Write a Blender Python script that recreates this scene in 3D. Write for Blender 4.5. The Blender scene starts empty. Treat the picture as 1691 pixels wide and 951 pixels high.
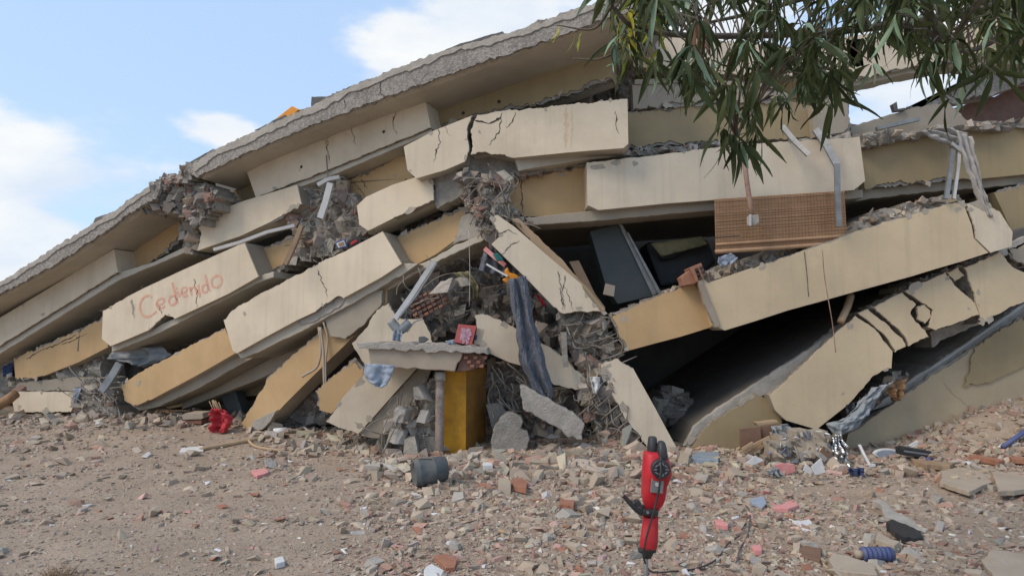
import bpy, bmesh, math, random
import numpy as np
from mathutils import Vector, Matrix, noise, geometry
random.seed(7)
rng = np.random.default_rng(11)
SC = bpy.context.scene
COL = SC.collection
R = math.radians

# ------------------------------------------------------------------ camera
F, CX, CY = 1100.0, 845.5, 475.5
HOR = 554.0
PITCH = math.atan((HOR - CY) / F)
EYE = Vector((0, 0, 1.6))
cam_d = bpy.data.cameras.new('camera')
cam = bpy.data.objects.new('camera', cam_d)
COL.objects.link(cam)
cam_d.sensor_width = 36
cam_d.lens = 36 * F / 1691
cam_d.clip_start = 0.05
cam_d.clip_end = 2000
cam.location = EYE
cam.rotation_euler = (R(90) + PITCH, 0, 0)
SC.camera = cam

# ------------------------------------------------------------------ sky, sun, exposure
SUN_EL, SUN_AZ = 46.0, 240.0      # azimuth clockwise from +Y; the sun stands behind and left of the camera
W = bpy.data.worlds.new('World')
SC.world = W
W.use_nodes = True
wn, wl = W.node_tree.nodes, W.node_tree.links
wn.clear()
def wnode(t, **kw):
    n = wn.new(t)
    for k_, v_ in kw.items():
        setattr(n, k_, v_)
    return n
out = wnode('ShaderNodeOutputWorld')
bg = wnode('ShaderNodeBackground')
sky = wnode('ShaderNodeTexSky', sky_type='NISHITA')
sky.sun_disc = False
sky.sun_elevation = R(SUN_EL)
sky.sun_rotation = R(SUN_AZ)
sky.dust_density = 1.2
sky.ozone_density = 1.0
sky.air_density = 1.0
bg.inputs[1].default_value = 0.15
tc = wnode('ShaderNodeTexCoord')
# clouds: noise on the sky direction, plus the two cloud banks of the photograph
def wmath(op, a, b=None, clamp=False):
    n = wnode('ShaderNodeMath', operation=op, use_clamp=clamp)
    for i, v in enumerate((a, b)):
        if v is None: continue
        if isinstance(v, (int, float)): n.inputs[i].default_value = v
        else: wl.new(v, n.inputs[i])
    return n.outputs[0]
mp = wnode('ShaderNodeMapping')
wl.new(tc.outputs['Generated'], mp.inputs[0])
mp.inputs['Scale'].default_value = (1, 1, 2.2)
nz = wnode('ShaderNodeTexNoise')
wl.new(mp.outputs[0], nz.inputs['Vector'])
nz.inputs['Scale'].default_value = 4.2
nz.inputs['Detail'].default_value = 9
nz.inputs['Roughness'].default_value = 0.58
nz2 = wnode('ShaderNodeTexNoise')
wl.new(mp.outputs[0], nz2.inputs['Vector'])
nz2.inputs['Scale'].default_value = 1.5
nz2.inputs['Detail'].default_value = 3
def raydir(px, py):
    dx, dy = (px - CX) / F, (CY - py) / F
    return Vector((dx, math.cos(PITCH) - math.sin(PITCH) * dy, math.sin(PITCH) + math.cos(PITCH) * dy))
def bank(px, py, rad, sz=1.0):
    d = raydir(px, py).normalized()
    s = wnode('ShaderNodeVectorMath', operation='SUBTRACT')
    wl.new(tc.outputs['Generated'], s.inputs[0]); s.inputs[1].default_value = d
    m = wnode('ShaderNodeVectorMath', operation='MULTIPLY')
    wl.new(s.outputs[0], m.inputs[0]); m.inputs[1].default_value = (1, 1, sz)
    l = wnode('ShaderNodeVectorMath', operation='LENGTH')
    wl.new(m.outputs[0], l.inputs[0])
    return wmath('SUBTRACT', 1.0, wmath('DIVIDE', l.outputs['Value'], rad), clamp=True)
acc = wmath('MULTIPLY', wmath('SUBTRACT', nz2.outputs[0], 0.5), 1.15)
for b_ in ((820, 40, .25, 1.3), (700, 95, .18, 1.4), (90, 300, .30, 2.3), (10, 285, .25, 2.6), (-160, 330, .4, 1.9), (1150, 60, .22, 1.3), (1500, 120, .2, 1.3),
           (40, 400, .22, 1.5), (370, 215, .10, 2.4)):
    acc = wmath('MAXIMUM', acc, wmath('MULTIPLY', bank(*b_), 0.74))
cl = wmath('ADD', acc, wmath('MULTIPLY', wmath('SUBTRACT', nz.outputs[0], 0.5), 1.2))
ramp = wnode('ShaderNodeMapRange', interpolation_type='SMOOTHSTEP')
wl.new(cl, ramp.inputs[0])
ramp.inputs[1].default_value = 0.24; ramp.inputs[2].default_value = 0.50
ramp.inputs[4].default_value = 0.93
haze = wnode('ShaderNodeMixRGB')          # thin bright veil over the clear sky
haze.inputs[0].default_value = 0.6
wl.new(sky.outputs[0], haze.inputs[1])
haze.inputs[2].default_value = (3.9, 5.3, 7.4, 1)
ccol = wnode('ShaderNodeMixRGB')          # cloud colour, creamy to grey-blue by a second noise
cr = wnode('ShaderNodeMapRange'); wl.new(nz.outputs[0], cr.inputs[0]); cr.inputs[1].default_value = .35; cr.inputs[2].default_value = .7
wl.new(cr.outputs[0], ccol.inputs[0])
ccol.inputs[1].default_value = (4.4, 4.9, 5.6, 1)
ccol.inputs[2].default_value = (6.3, 6.2, 5.9, 1)
mixc = wnode('ShaderNodeMixRGB')
wl.new(ramp.outputs[0], mixc.inputs[0]); wl.new(haze.outputs[0], mixc.inputs[1]); wl.new(ccol.outputs[0], mixc.inputs[2])
wl.new(mixc.outputs[0], bg.inputs[0]); wl.new(bg.outputs[0], out.inputs[0])

sd = bpy.data.lights.new('sun', 'SUN')
sd.energy = 1.95
sd.angle = R(28)
sd.color = (1.0, 0.84, 0.66)
sun = bpy.data.objects.new('sun', sd); COL.objects.link(sun)
az = R(SUN_AZ)
sdir = Vector((math.sin(az) * math.cos(R(SUN_EL)), math.cos(az) * math.cos(R(SUN_EL)), math.sin(R(SUN_EL))))
sun.rotation_euler = sdir.to_track_quat('Z', 'Y').to_euler()
SC.view_settings.view_transform = 'Standard'
SC.view_settings.look = 'None'
SC.view_settings.exposure = 0.18
SC.view_settings.gamma = 1.0

# ------------------------------------------------------------------ geometry helpers
def PP(px, py, Y0, k=0.0):
    """point where the sight line through a photo pixel meets the facade plane Y + k*X = Y0"""
    d = raydir(px, py)
    t = Y0 / (d.y + k * d.x)
    return EYE + d * t
KL = 0.36
def hgt(x, y):
    n = 0.055 * noise.noise(Vector((x * .55, y * .55, 0))) + 0.03 * noise.noise(Vector((x * 1.7, y * 1.7, 3.1)))
    n += 0.014 * noise.noise(Vector((x * 6, y * 6, 7.7))) + 0.035 * noise.noise(Vector((x * .9 + y * .8, y * 2.6 - x * 1.1, 1.2)))
    def ss(a, b, v):
        v = max(0, min(1, (v - a) / (b - a))); return v * v * (3 - 2 * v)
    n += 0.85 * ss(4.2, 7.6, x) * ss(6.3, 9.3, y)
    n += 0.17 * math.exp(-((x - .6) / 3.4) ** 2) * ss(6.4, 8.1, y) * (1 - ss(9.5, 12, y))
    n += 0.2 * ss(7.8, 10.8, y) * ss(1.5, 5, -x)
    f = 1 - ss(25, 60, math.hypot(x, y))
    return n * f
def ground(px, py):
    d = raydir(px, py)
    z = 0.0
    for _ in range(12):
        t = (z - EYE.z) / min(d.z, -0.02)
        p = EYE + d * t
        z = .5 * z + .5 * hgt(p.x, p.y)
    return Vector((p.x, p.y, hgt(p.x, p.y)))

def tag(o, label=None, cat=None, group=None, kind=None, category=None):
    cat = cat or category
    if label: o['label'] = label
    if cat: o['category'] = cat
    if group: o['group'] = group
    if kind: o['kind'] = kind
    return o
def wloc(o):
    v = Vector((0, 0, 0))
    while o: v += Vector(o.location); o = o.parent
    return v
def mk(name, V, Fc, mats, parent=None, fm=None, smooth=False, pivot=None, **tg):
    """V in world space -> one mesh object, its origin at its base (or at its parent's)"""
    V = [Vector(v) for v in V]
    if parent is not None: pv = wloc(parent)
    elif pivot is not None: pv = Vector(pivot)
    else:
        pv = sum(V, Vector()) / len(V); pv.z = min(v.z for v in V)
    me = bpy.data.meshes.new(name)
    me.from_pydata([tuple(v - pv) for v in V], [], Fc)
    if not isinstance(mats, (list, tuple)): mats = [mats]
    for m in mats: me.materials.append(m)
    if fm: me.polygons.foreach_set('material_index', fm)
    if smooth: me.polygons.foreach_set('use_smooth', [True] * len(me.polygons))
    me.validate(); me.update()
    bm = bmesh.new(); bm.from_mesh(me); bmesh.ops.recalc_face_normals(bm, faces=bm.faces); bm.to_mesh(me); bm.free()
    o = bpy.data.objects.new(name, me); COL.objects.link(o)
    if parent is not None: o.parent = parent
    else: o.location = pv
    return tag(o, **tg)
def empty(name, loc, **tg):
    o = bpy.data.objects.new(name, None); COL.objects.link(o); o.location = loc; o.empty_display_size = .2
    return tag(o, **tg)

# ------------------------------------------------------------------ materials
def mat(name, c1, c2=None, scale=6.0, rough=0.85, bump=0.25, bscale=60.0, detail=6, metal=0.0, dirt=0.0, dirtcol=(.16, .13, .10), streak=0.0,
        speck=0.0, attr=False, spec=0.3, bdist=0.01, crackle=0.0):
    m = bpy.data.materials.new(name); m.use_nodes = True
    n, l = m.node_tree.nodes, m.node_tree.links
    b = n['Principled BSDF']
    b.inputs['Roughness'].default_value = rough
    b.inputs['Metallic'].default_value = metal
    b.inputs['Specular IOR Level'].default_value = spec
    geo = n.new('ShaderNodeNewGeometry')
    def noi(sc, det=detail, ro=.6, vec=None):
        t = n.new('ShaderNodeTexNoise'); t.inputs['Scale'].default_value = sc; t.inputs['Detail'].default_value = det
        t.inputs['Roughness'].default_value = ro
        l.new(vec if vec else geo.outputs['Position'], t.inputs['Vector']); return t.outputs[0]
    def mr(v, a, b_, c=0.0, d=1.0):
        t = n.new('ShaderNodeMapRange'); l.new(v, t.inputs[0])
        for i, x in enumerate((a, b_, c, d)): t.inputs[i + 1].default_value = x
        return t.outputs[0]
    def mix(f, a, b_, mode='MIX'):
        t = n.new('ShaderNodeMixRGB'); t.blend_type = mode
        if isinstance(f, (int, float)): t.inputs[0].default_value = f
        else: l.new(f, t.inputs[0])
        for i, x in ((1, a), (2, b_)):
            if isinstance(x, tuple): t.inputs[i].default_value = (*x, 1)
            else: l.new(x, t.inputs[i])
        return t.outputs[0]
    c2 = c2 or tuple(x * .78 for x in c1)
    if attr:
        a = n.new('ShaderNodeAttribute'); a.attribute_name = 'Col'
        col = mix(mr(noi(scale), .3, .7), a.outputs['Color'], mix(.28, a.outputs['Color'], c2))
    else:
        col = mix(mr(noi(scale), .32, .68), c1, c2)
    if streak:
        mpn = n.new('ShaderNodeMapping'); l.new(geo.outputs['Position'], mpn.inputs[0]); mpn.inputs['Scale'].default_value = (9, 9, .55)
        col = mix(mr(noi(1.0, 5, .6, mpn.outputs[0]), .52, .78, 0, streak), col, dirtcol)
    if dirt:
        col = mix(mr(noi(scale * .45, 8, .68), .5, .72, 0, dirt), col, dirtcol)
        col = mix(mr(noi(scale * 9, 4, .7), .6, .75, 0, dirt * .6), col, dirtcol)
    if speck:
        v = n.new('ShaderNodeTexVoronoi'); v.inputs['Scale'].default_value = 75; l.new(geo.outputs['Position'], v.inputs['Vector'])
        col = mix(mr(v.outputs['Distance'], .25, .5, 0, speck), col, dirtcol)
        v2 = n.new('ShaderNodeTexVoronoi'); v2.inputs['Scale'].default_value = 38; l.new(geo.outputs['Position'], v2.inputs['Vector'])
        hs = n.new('ShaderNodeSeparateColor'); l.new(v2.outputs['Color'], hs.inputs[0])
        col = mix(mr(hs.outputs[0], .55, .6, 0, speck * .8), col, tuple(min(1, x * 1.5) for x in c1))
    l.new(col, b.inputs['Base Color'])
    if bump:
        bp = n.new('ShaderNodeBump'); bp.inputs['Strength'].default_value = bump; bp.inputs['Distance'].default_value = bdist
        l.new(noi(bscale, 8, .65), bp.inputs['Height'])
        if crackle:
            bp2 = n.new('ShaderNodeBump'); bp2.inputs['Strength'].default_value = crackle; bp2.inputs['Distance'].default_value = .06
            l.new(noi(bscale * .15, 6, .7), bp2.inputs['Height']); l.new(bp2.outputs[0], bp.inputs['Normal'])
        l.new(bp.outputs[0], b.inputs['Normal'])
    return m
M = {}
M['cream'] = mat('cream_paint', (.67, .57, .425), (.57, .48, .355), 1.6, .8, .3, 45, dirt=.5, streak=.38, dirtcol=(.40, .33, .245))
M['cream_warmlit'] = mat('cream_paint_warmlit', (.61, .485, .31), (.52, .41, .265), 1.3, .8, .3, 45, dirt=.45, streak=.3, dirtcol=(.37, .29, .19))  # warm reflected sunlight on the right-hand walls is put into this cream
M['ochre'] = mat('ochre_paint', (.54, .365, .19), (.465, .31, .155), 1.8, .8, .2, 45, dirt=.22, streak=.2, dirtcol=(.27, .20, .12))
M['ochre_dull_shaded'] = mat('dull_shaded_ochre_paint', (.36, .275, .15), (.30, .23, .13), 1.8, .8, .2, 45, dirt=.3, streak=.3, dirtcol=(.19, .15, .1))  # duller copy of the ochre, shade of the recessed walls put into it
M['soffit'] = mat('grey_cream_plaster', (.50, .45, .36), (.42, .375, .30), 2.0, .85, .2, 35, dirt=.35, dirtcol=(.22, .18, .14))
M['dust'] = mat('dusty_plaster', (.36, .31, .24), (.29, .25, .195), 2.2, .9, .35, 30, dirt=.35, dirtcol=(.22, .17, .12))
M['chipped'] = mat('bare_render', (.43, .375, .295), (.33, .29, .235), 20, .95, .5, 50)
M['rustwash'] = mat('faint_rust_wash', (.52, .39, .25), (.57, .46, .33), 12, .85, .1)
M['interior_shade'] = mat('shaded_interior_surface', (.15, .138, .12), (.11, .10, .088), 2.2, .9, .35, 30)  # shade of the deep cavities put into a dark floor and wall colour
M['tanwall'] = mat('dusty_tan_paint', (.46, .37, .24), (.38, .30, .195), 1.6, .85, .3, 40, dirt=.4, streak=.2, dirtcol=(.30, .25, .19))
M['conc'] = mat('broken_concrete', (.39, .355, .30), (.27, .245, .21), 9, .95, .9, 38, dirt=.4, dirtcol=(.15, .13, .11), bdist=.03, crackle=.5)
M['conc_light'] = mat('pale_concrete', (.44, .40, .345), (.33, .30, .255), 7, .95, .7, 34, dirt=.35, dirtcol=(.21, .18, .15), bdist=.02, crackle=.4)
M['aggr'] = mat('pebbly_aggregate', (.42, .38, .33), (.27, .245, .215), 2.2, .95, .8, 55, dirt=.5, dirtcol=(.20, .18, .16), speck=.38, bdist=.03, crackle=.9)
M['terra'] = mat('terracotta', (.36, .17, .105), (.27, .125, .08), 12, .9, .4, 40, dirt=.4, dirtcol=(.30, .22, .16))
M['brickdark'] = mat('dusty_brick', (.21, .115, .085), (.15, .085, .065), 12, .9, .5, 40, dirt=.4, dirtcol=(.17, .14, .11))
M['rubble'] = mat('rubble', (.3, .3, .3), (.22, .19, .16), 22, .95, .6, 50, attr=True, dirt=.25, dirtcol=(.27, .22, .17), bdist=.012)
M['ground'] = mat('dirt_ground', (.41, .32, .24), (.32, .245, .18), 1.7, .97, .9, 30, dirt=.55, dirtcol=(.27, .21, .15), bdist=.03, speck=.15)
M['black'] = mat('crack_dark', (.06, .052, .044), None, 8, 1, 0)
M['tar'] = mat('roofing_felt', (.09, .088, .088), (.14, .13, .12), 9, .9, .4, 30)
M['steel'] = mat('galvanised_metal', (.33, .33, .32), (.24, .235, .22), 9, .6, .1, 40, metal=.7, dirt=.3, dirtcol=(.35, .31, .26))
M['whitemetal'] = mat('painted_white_metal', (.50, .49, .46), (.45, .44, .42), 9, .5, .1, 40, dirt=.35, dirtcol=(.32, .28, .22))
M['rebar'] = mat('rebar', (.20, .165, .135), (.27, .235, .19), 30, .85, .4, 120)
M['rust'] = mat('rusty_pipe', (.22, .115, .075), (.33, .23, .18), 14, .8, .4, 60, dirt=.3)
M['wood'] = mat('old_wood', (.25, .165, .10), (.33, .235, .15), 6, .85, .4, 30, dirt=.3)
M['palewood'] = mat('pale_wood', (.42, .30, .185), (.36, .25, .15), 6, .8, .3, 30, dirt=.2)
M['bamboo'] = mat('bamboo', (.40, .25, .145), (.32, .19, .105), 5, .6, .2, 60, streak=.35, dirtcol=(.15, .085, .045))
M['thread'] = mat('blind_thread', (.19, .12, .07), None, 8, .9, 0)
M['charcoal'] = mat('charcoal_board', (.075, .085, .085), (.055, .065, .066), 2, .45, .05, 20, dirt=.3, dirtcol=(.12, .12, .11))
M['blackfab'] = mat('black_upholstery', (.028, .03, .032), (.045, .045, .045), 3, .6, .2, 20)
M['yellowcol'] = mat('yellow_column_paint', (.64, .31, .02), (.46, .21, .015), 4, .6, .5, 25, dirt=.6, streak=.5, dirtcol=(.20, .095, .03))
M['browncol'] = mat('brown_stained_shaded_column_paint', (.33, .16, .025), (.20, .095, .025), 5, .7, .5, 25, dirt=.7, dirtcol=(.12, .08, .05))  # staining, with the shade of the side face also put into the brown
M['peelpipe'] = mat('peeling_pipe_paint', (.16, .12, .10), (.42, .36, .31), 9, .8, .5, 60, dirt=.5, dirtcol=(.25, .11, .07))
M['red'] = mat('red_plastic', (.50, .014, .024), (.40, .012, .02), 10, .48, .1, 60, spec=.4, dirt=.4, dirtcol=(.32, .12, .1))
M['blackpl'] = mat('black_plastic', (.018, .018, .02), (.03, .03, .032), 14, .5, .15, 80, spec=.5, dirt=.25, dirtcol=(.10, .09, .08))
M['greypl'] = mat('grey_plate', (.26, .27, .27), (.2, .2, .2), 20, .4, .1, 60, metal=.4, dirt=.2)
M['bucket'] = mat('dusty_black_rubber', (.075, .085, .09), (.12, .125, .12), 12, .75, .3, 40, dirt=.45, dirtcol=(.24, .22, .19))
M['graffiti'] = mat('red_spray_paint', (.62, .27, .19), (.60, .42, .31), 26, .8, .1, 60)
M['bluecloth'] = mat('blue_floral_cloth', (.06, .075, .11), (.16, .165, .175), 38, .95, .5, 30, dirt=.35, dirtcol=(.19, .17, .15))
M['lightblue'] = mat('pale_blue_cloth', (.32, .37, .43), (.25, .29, .35), 14, .95, .5, 30, dirt=.3, dirtcol=(.25, .23, .2))
M['greycloth'] = mat('grey_blue_cloth', (.22, .25, .27), (.3, .31, .31), 9, .95, .5, 25, dirt=.35, dirtcol=(.24, .22, .18))
M['paleblank'] = mat('dusty_white_fabric', (.42, .40, .37), (.33, .31, .285), 7, .95, .5, 25, dirt=.35, dirtcol=(.22, .2, .17))
M['redcloth'] = mat('red_cloth', (.52, .045, .055), (.38, .04, .045), 9, .8, .4, 30, dirt=.15, dirtcol=(.4, .2, .17))
M['tarp'] = mat('grey_tarp', (.17, .19, .20), (.27, .28, .28), 6, .45, .4, 15, dirt=.3, dirtcol=(.28, .25, .2))
M['orange'] = mat('orange_plastic', (.75, .29, .02), (.6, .22, .02), 9, .45, .1, 40)
M['foil'] = mat('silver_foil', (.75, .75, .74), (.6, .6, .6), 9, .22, .8, 25, metal=1.0)
M['white'] = mat('white_scrap', (.68, .68, .66), (.58, .57, .55), 12, .6, .2, 40, dirt=.2)
M['pink'] = mat('pink_plaster', (.62, .22, .21), (.62, .32, .29), 12, .8, .3, 40, dirt=.12, dirtcol=(.5, .4, .33))
M['blue'] = mat('blue_plastic', (.07, .09, .22), (.10, .12, .23), 12, .5, .2, 50, dirt=.3, dirtcol=(.2, .18, .2))
M['brownboard'] = mat('brown_board', (.17, .095, .06), (.22, .13, .085), 5, .7, .2, 40, dirt=.25)
M['tan'] = mat('tan_tile', (.42, .345, .26), (.36, .29, .215), 4, .85, .25, 40, dirt=.35, dirtcol=(.28, .22, .165))
M['khaki'] = mat('khaki_cloth', (.27, .24, .13), (.2, .18, .11), 9, .95, .5, 25, dirt=.3)
M['leathery'] = mat('brown_crumpled_cloth', (.34, .20, .10), (.22, .13, .07), 12, .8, .5, 25)
M['bark'] = mat('bark', (.085, .07, .05), (.13, .11, .085), 20, .9, .7, 30)
M['navy'] = mat('navy_cloth', (.03, .045, .11), (.06, .08, .15), 12, .9, .4, 30)
M['glassy'] = mat('grey_glass_scrap', (.22, .28, .34), (.3, .35, .38), 5, .3, .1, 40)
M['print'] = mat('pink_printed_figures', (.62, .42, .45), (.3, .13, .2), 60, .6, .1, 40)
M['redbook'] = mat('faded_red_cover', (.46, .11, .095), (.38, .09, .08), 10, .55, .15, 40, dirt=.2, dirtcol=(.45, .3, .25))
M['teal'] = mat('teal_scrap', (.04, .19, .19), None, 9, .7, .1, 40)
def leafmat(name, c1, c2):
    m = bpy.data.materials.new(name); m.use_nodes = True
    n, l = m.node_tree.nodes, m.node_tree.links; b = n['Principled BSDF']
    oi = n.new('ShaderNodeObjectInfo'); at = n.new('ShaderNodeAttribute'); at.attribute_name = 'Rnd'
    ad = n.new('ShaderNodeMath'); ad.operation = 'ADD'; l.new(oi.outputs['Random'], ad.inputs[0]); l.new(at.outputs['Fac'], ad.inputs[1])
    fr = n.new('ShaderNodeMath'); fr.operation = 'FRACT'; l.new(ad.outputs[0], fr.inputs[0])
    mx = n.new('ShaderNodeMixRGB'); l.new(fr.outputs[0], mx.inputs[0]); mx.inputs[1].default_value = (*c1, 1); mx.inputs[2].default_value = (*c2, 1)
    ge = n.new('ShaderNodeNewGeometry'); mb = n.new('ShaderNodeMixRGB'); mb.blend_type = 'MULTIPLY'
    l.new(ge.outputs['Backfacing'], mb.inputs[0]); l.new(mx.outputs[0], mb.inputs[1]); mb.inputs[2].default_value = (1.5, 1.4, 1.5, 1)
    l.new(mb.outputs[0], b.inputs['Base Color']); b.inputs['Roughness'].default_value = .62
    b.inputs['Specular IOR Level'].default_value = .16
    tr = n.new('ShaderNodeBsdfTranslucent'); l.new(mx.outputs[0], tr.inputs[0]); ms = n.new('ShaderNodeMixShader'); ms.inputs[0].default_value = .2
    l.new(b.outputs[0], ms.inputs[1]); l.new(tr.outputs[0], ms.inputs[2]); l.new(ms.outputs[0], n['Material Output'].inputs[0])
    return m
M['leaf'] = leafmat('mango_leaf', (.024, .036, .012), (.066, .082, .028))
M['leaf_y'] = leafmat('yellow_green_leaf', (.16, .22, .035), (.42, .38, .05))
M['leaf_p'] = leafmat('pale_underside_leaf', (.19, .28, .17), (.24, .33, .22))
M['leaf_d'] = leafmat('dead_leaf', (.27, .13, .085), (.33, .18, .12))

# ------------------------------------------------------------------ panel builder
class Pl:
    """facade plane Y + k X = Y0 with in-plane coordinates (a, z)"""
    def __init__(s, Y0, k=0.0):
        s.Y0, s.k = Y0, k; L = math.hypot(1, k)
        s.n = Vector((k, 1, 0)) / L; s.u = Vector((1, -k, 0)) / L
        s.o = Vector((0, Y0, 0)) if k == 0 else s.n * (Y0 / L)
    def a(s, px, py):
        p = PP(px, py, s.Y0, s.k); return ((p - s.o).dot(s.u), p.z)
    def w(s, a, z, d=0.0): return s.o + s.u * a + Vector((0, 0, z)) + s.n * d
def area2(P):
    return sum(P[i][0] * P[(i + 1) % len(P)][1] - P[(i + 1) % len(P)][0] * P[i][1] for i in range(len(P))) / 2
def jag(P, broken, amp, step, seed):
    """subdivide a polygon outline; returns points and (broken flag, outward normal)"""
    if broken == 'all': broken = set(range(len(P)))
    n = len(P); out = []
    flip = area2(P) < 0
    if flip:
        P = P[::-1]; broken = {(n - 2 - i) % n for i in broken}
    for i in range(n):
        p, q = Vector(P[i]), Vector(P[(i + 1) % n]); e = q - p; L = e.length
        if L < 1e-6: continue
        e.normalize(); nn = Vector((e.y, -e.x)); br = i in broken
        m = max(1, int(L / (step if br else .35)))
        for j in range(m):
            t = j / m; s = p + (q - p) * t
            a_ = (amp if br else .004)
            v = noise.noise(Vector((s.x * 7 + seed, s.y * 7, seed * 1.7))) + .7 * noise.noise(Vector((s.x * 23, s.y * 23 + seed, 5)))
            w_ = (1 if 0 < j else .35)
            if br: v += .45 * noise.noise(Vector((s.x * 60, s.y * 60, seed * 3))) + .35 * (noise.cell(Vector((s.x * 14, s.y * 14, seed))) - .5)
            s0 = s.copy(); s = s + nn * v * a_ * w_
            out.append([s, br, nn, s0])
    return out
SEED = [0]
def panel(name, px, Y0, k, depth, paint, broken=(), parent=None, plaster=True, back=(0, 0), side=None, soff='soffit', core='conc', amp=.035,
          inset=.05, ptname='plaster', label=None, step=.03, thick=.02, flatbot=False, chips=True, **tg):
    SEED[0] += 3.7; sd_ = SEED[0]
    pl = Pl(Y0, k)
    P = [pl.a(*p) for p in px]
    J = jag(P, set(broken) if broken != 'all' else 'all', amp, step, sd_)
    N = len(J)
    anyb = any(j[1] for j in J)
    ds = [0, .05, .13, .28, .55, depth] if anyb else [0, depth]
    ds = [d for d in ds if d < depth] + [depth]
    V = []; Fc = []; fm = []
    for di, d in enumerate(ds):
        for (s, br, nn, s0) in J:
            o = 0
            if br and not (nn.y < -.3 and di > 1): o = -(.03 + .05 * noise.noise(Vector((s.x * 9, s.y * 9, d * 14 + sd_)))) * (1 if di else 0)
            x = s + nn * o if not (br and nn.y < -.3 and di > 1) else s0 - nn * .01
            V.append(pl.w(x.x + back[0] * d, x.y + back[1] * d, d))
    side = side or paint
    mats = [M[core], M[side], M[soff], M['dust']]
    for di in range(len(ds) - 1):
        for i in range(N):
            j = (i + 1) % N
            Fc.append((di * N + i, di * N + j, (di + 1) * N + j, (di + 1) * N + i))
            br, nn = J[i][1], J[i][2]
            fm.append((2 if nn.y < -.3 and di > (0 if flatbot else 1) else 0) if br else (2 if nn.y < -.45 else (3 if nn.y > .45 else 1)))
    Fc.append(tuple(range(N))); fm.append(0)
    Fc.append(tuple(range((len(ds) - 1) * N, len(ds) * N))); fm.append(0)
    b = mk(name, V, Fc, mats, parent, fm, label=label, **tg)
    if plaster:
        Q = []
        for (s, br, nn, s0) in J:
            if br:
                v = noise.noise(Vector((s.x * 2.3, s.y * 2.3, sd_ + 9))) + .5 * noise.noise(Vector((s.x * 11, s.y * 11, sd_)))
                Q.append(s - nn * max(.006, inset * (.55 + 1.3 * v)))
            else: Q.append(s + nn * .004)
        # corners beside a broken edge follow it
        V = [pl.w(q.x, q.y, -thick) for q in Q] + [pl.w(q.x, q.y, .004) for q in Q]
        Fc = [tuple(range(N)), tuple(range(N, 2 * N))] + [(i, (i + 1) % N, N + (i + 1) % N, N + i) for i in range(N)]
        if chips and abs(area2(P)) > .25:
            rr = random.Random(sd_); CV = []; CF = []
            for ci in range(int(3 + 4 * rr.random())):
                i = rr.randrange(N); c0 = J[i][0]; c1 = J[(i + 1) % N][0]; q = c0.lerp(c1, rr.random()) - J[i][2] * rr.uniform(.0, .03) * (1 if rr.random() < .8 else 6)
                rad = rr.uniform(.008, .045) * (1 if rr.random() < .85 else 1.6); m_ = 11; o_ = len(CV); st = rr.uniform(.7, 2.2)
                ring = []
                for a_ in range(m_):
                    th = a_ / m_ * 6.283; r_ = rad * (1 + rr.uniform(-.35, .35)); dx = math.cos(th) * r_ * st; dy = math.sin(th) * r_
                    e = (c1 - c0); e = e.normalized() if e.length > 1e-6 else Vector((1, 0)); ring.append(q + e * dx + Vector((-e.y, e.x)) * dy)
                for r2 in ring: CV.append(pl.w(r2.x, r2.y, -thick - .0012 - .0007 * ci))
                for r2 in ring: CV.append(pl.w(r2.x, r2.y, -thick + .003))
                CF.append(tuple(range(o_, o_ + m_))); CF += [(o_ + a_, o_ + (a_ + 1) % m_, o_ + m_ + (a_ + 1) % m_, o_ + m_ + a_) for a_ in range(m_)]
            mk('spalled_patch', CV, CF, M['chipped'], b, kind='stuff')
        mk(ptname, V, Fc, M[paint], b if b.parent is None or b.parent.parent is None else b.parent)
    return b
def ribbon_on(name, px, Y0, k, wpx, m, parent, proud=.024, jit=2.0, thick=.0015):
    """a thin crack or paint line lying on a wall face"""
    pl = Pl(Y0, k); pts = []
    for i in range(len(px) - 1):
        (x0, y0), (x1, y1) = px[i], px[i + 1]; L = math.hypot(x1 - x0, y1 - y0); n = max(1, int(L / (3 if jit > 1 else 5)))
        for j in range(n):
            t = j / n; pts.append((x0 + (x1 - x0) * t + random.uniform(-jit, jit) * (0 < j), y0 + (y1 - y0) * t + random.uniform(-jit, jit) * .5 * (0 < j)))
    pts.append(px[-1]); V = []; Fc = []; n = len(pts)
    for i, p in enumerate(pts):
        a, b = pts[max(0, i - 1)], pts[min(n - 1, i + 1)]; dx, dy = b[0] - a[0], b[1] - a[1]; L = math.hypot(dx, dy) or 1
        t = i / (n - 1); w_ = wpx * .5 * (random.uniform(.6, 1.3)) * (1 if jit < 1 else .62 * min(1, .25 + 3 * min(t + .12, 1 - t)) * (.45 + 1.1 * abs(noise.noise(Vector((i * .37, px[0][0], 1)))) * 2))
        for s in (-1, 1):
            q = pl.a(p[0] - dy / L * w_ * s, p[1] + dx / L * w_ * s)
            V.append(pl.w(q[0], q[1], -proud)); V.append(pl.w(q[0], q[1], -proud + thick))
    for i in range(n - 1):
        a = 4 * i; b = a + 4
        Fc += [(a, a + 2, b + 2, b), (a + 1, a + 3, b + 3, b + 1), (a, a + 1, b + 1, b), (a + 2, a + 3, b + 3, b + 2)]
    return mk(name, V, Fc, M[m] if isinstance(m, str) else m, parent)
def smooth_pts(P, n=5):
    if len(P) < 3: return [Vector(p) for p in P]
    P = [Vector(p) for p in P]; Q = [P[0] * 2 - P[1]] + P + [P[-1] * 2 - P[-2]]; out = []
    for i in range(1, len(Q) - 2):
        for j in range(n):
            t = j / n; a, b, c, d = Q[i - 1:i + 3]
            out.append(.5 * ((2 * b) + (c - a) * t + (2 * a - 5 * b + 4 * c - d) * t * t + (3 * b - a - 3 * c + d) * t ** 3))
    out.append(P[-1]); return out
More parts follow.
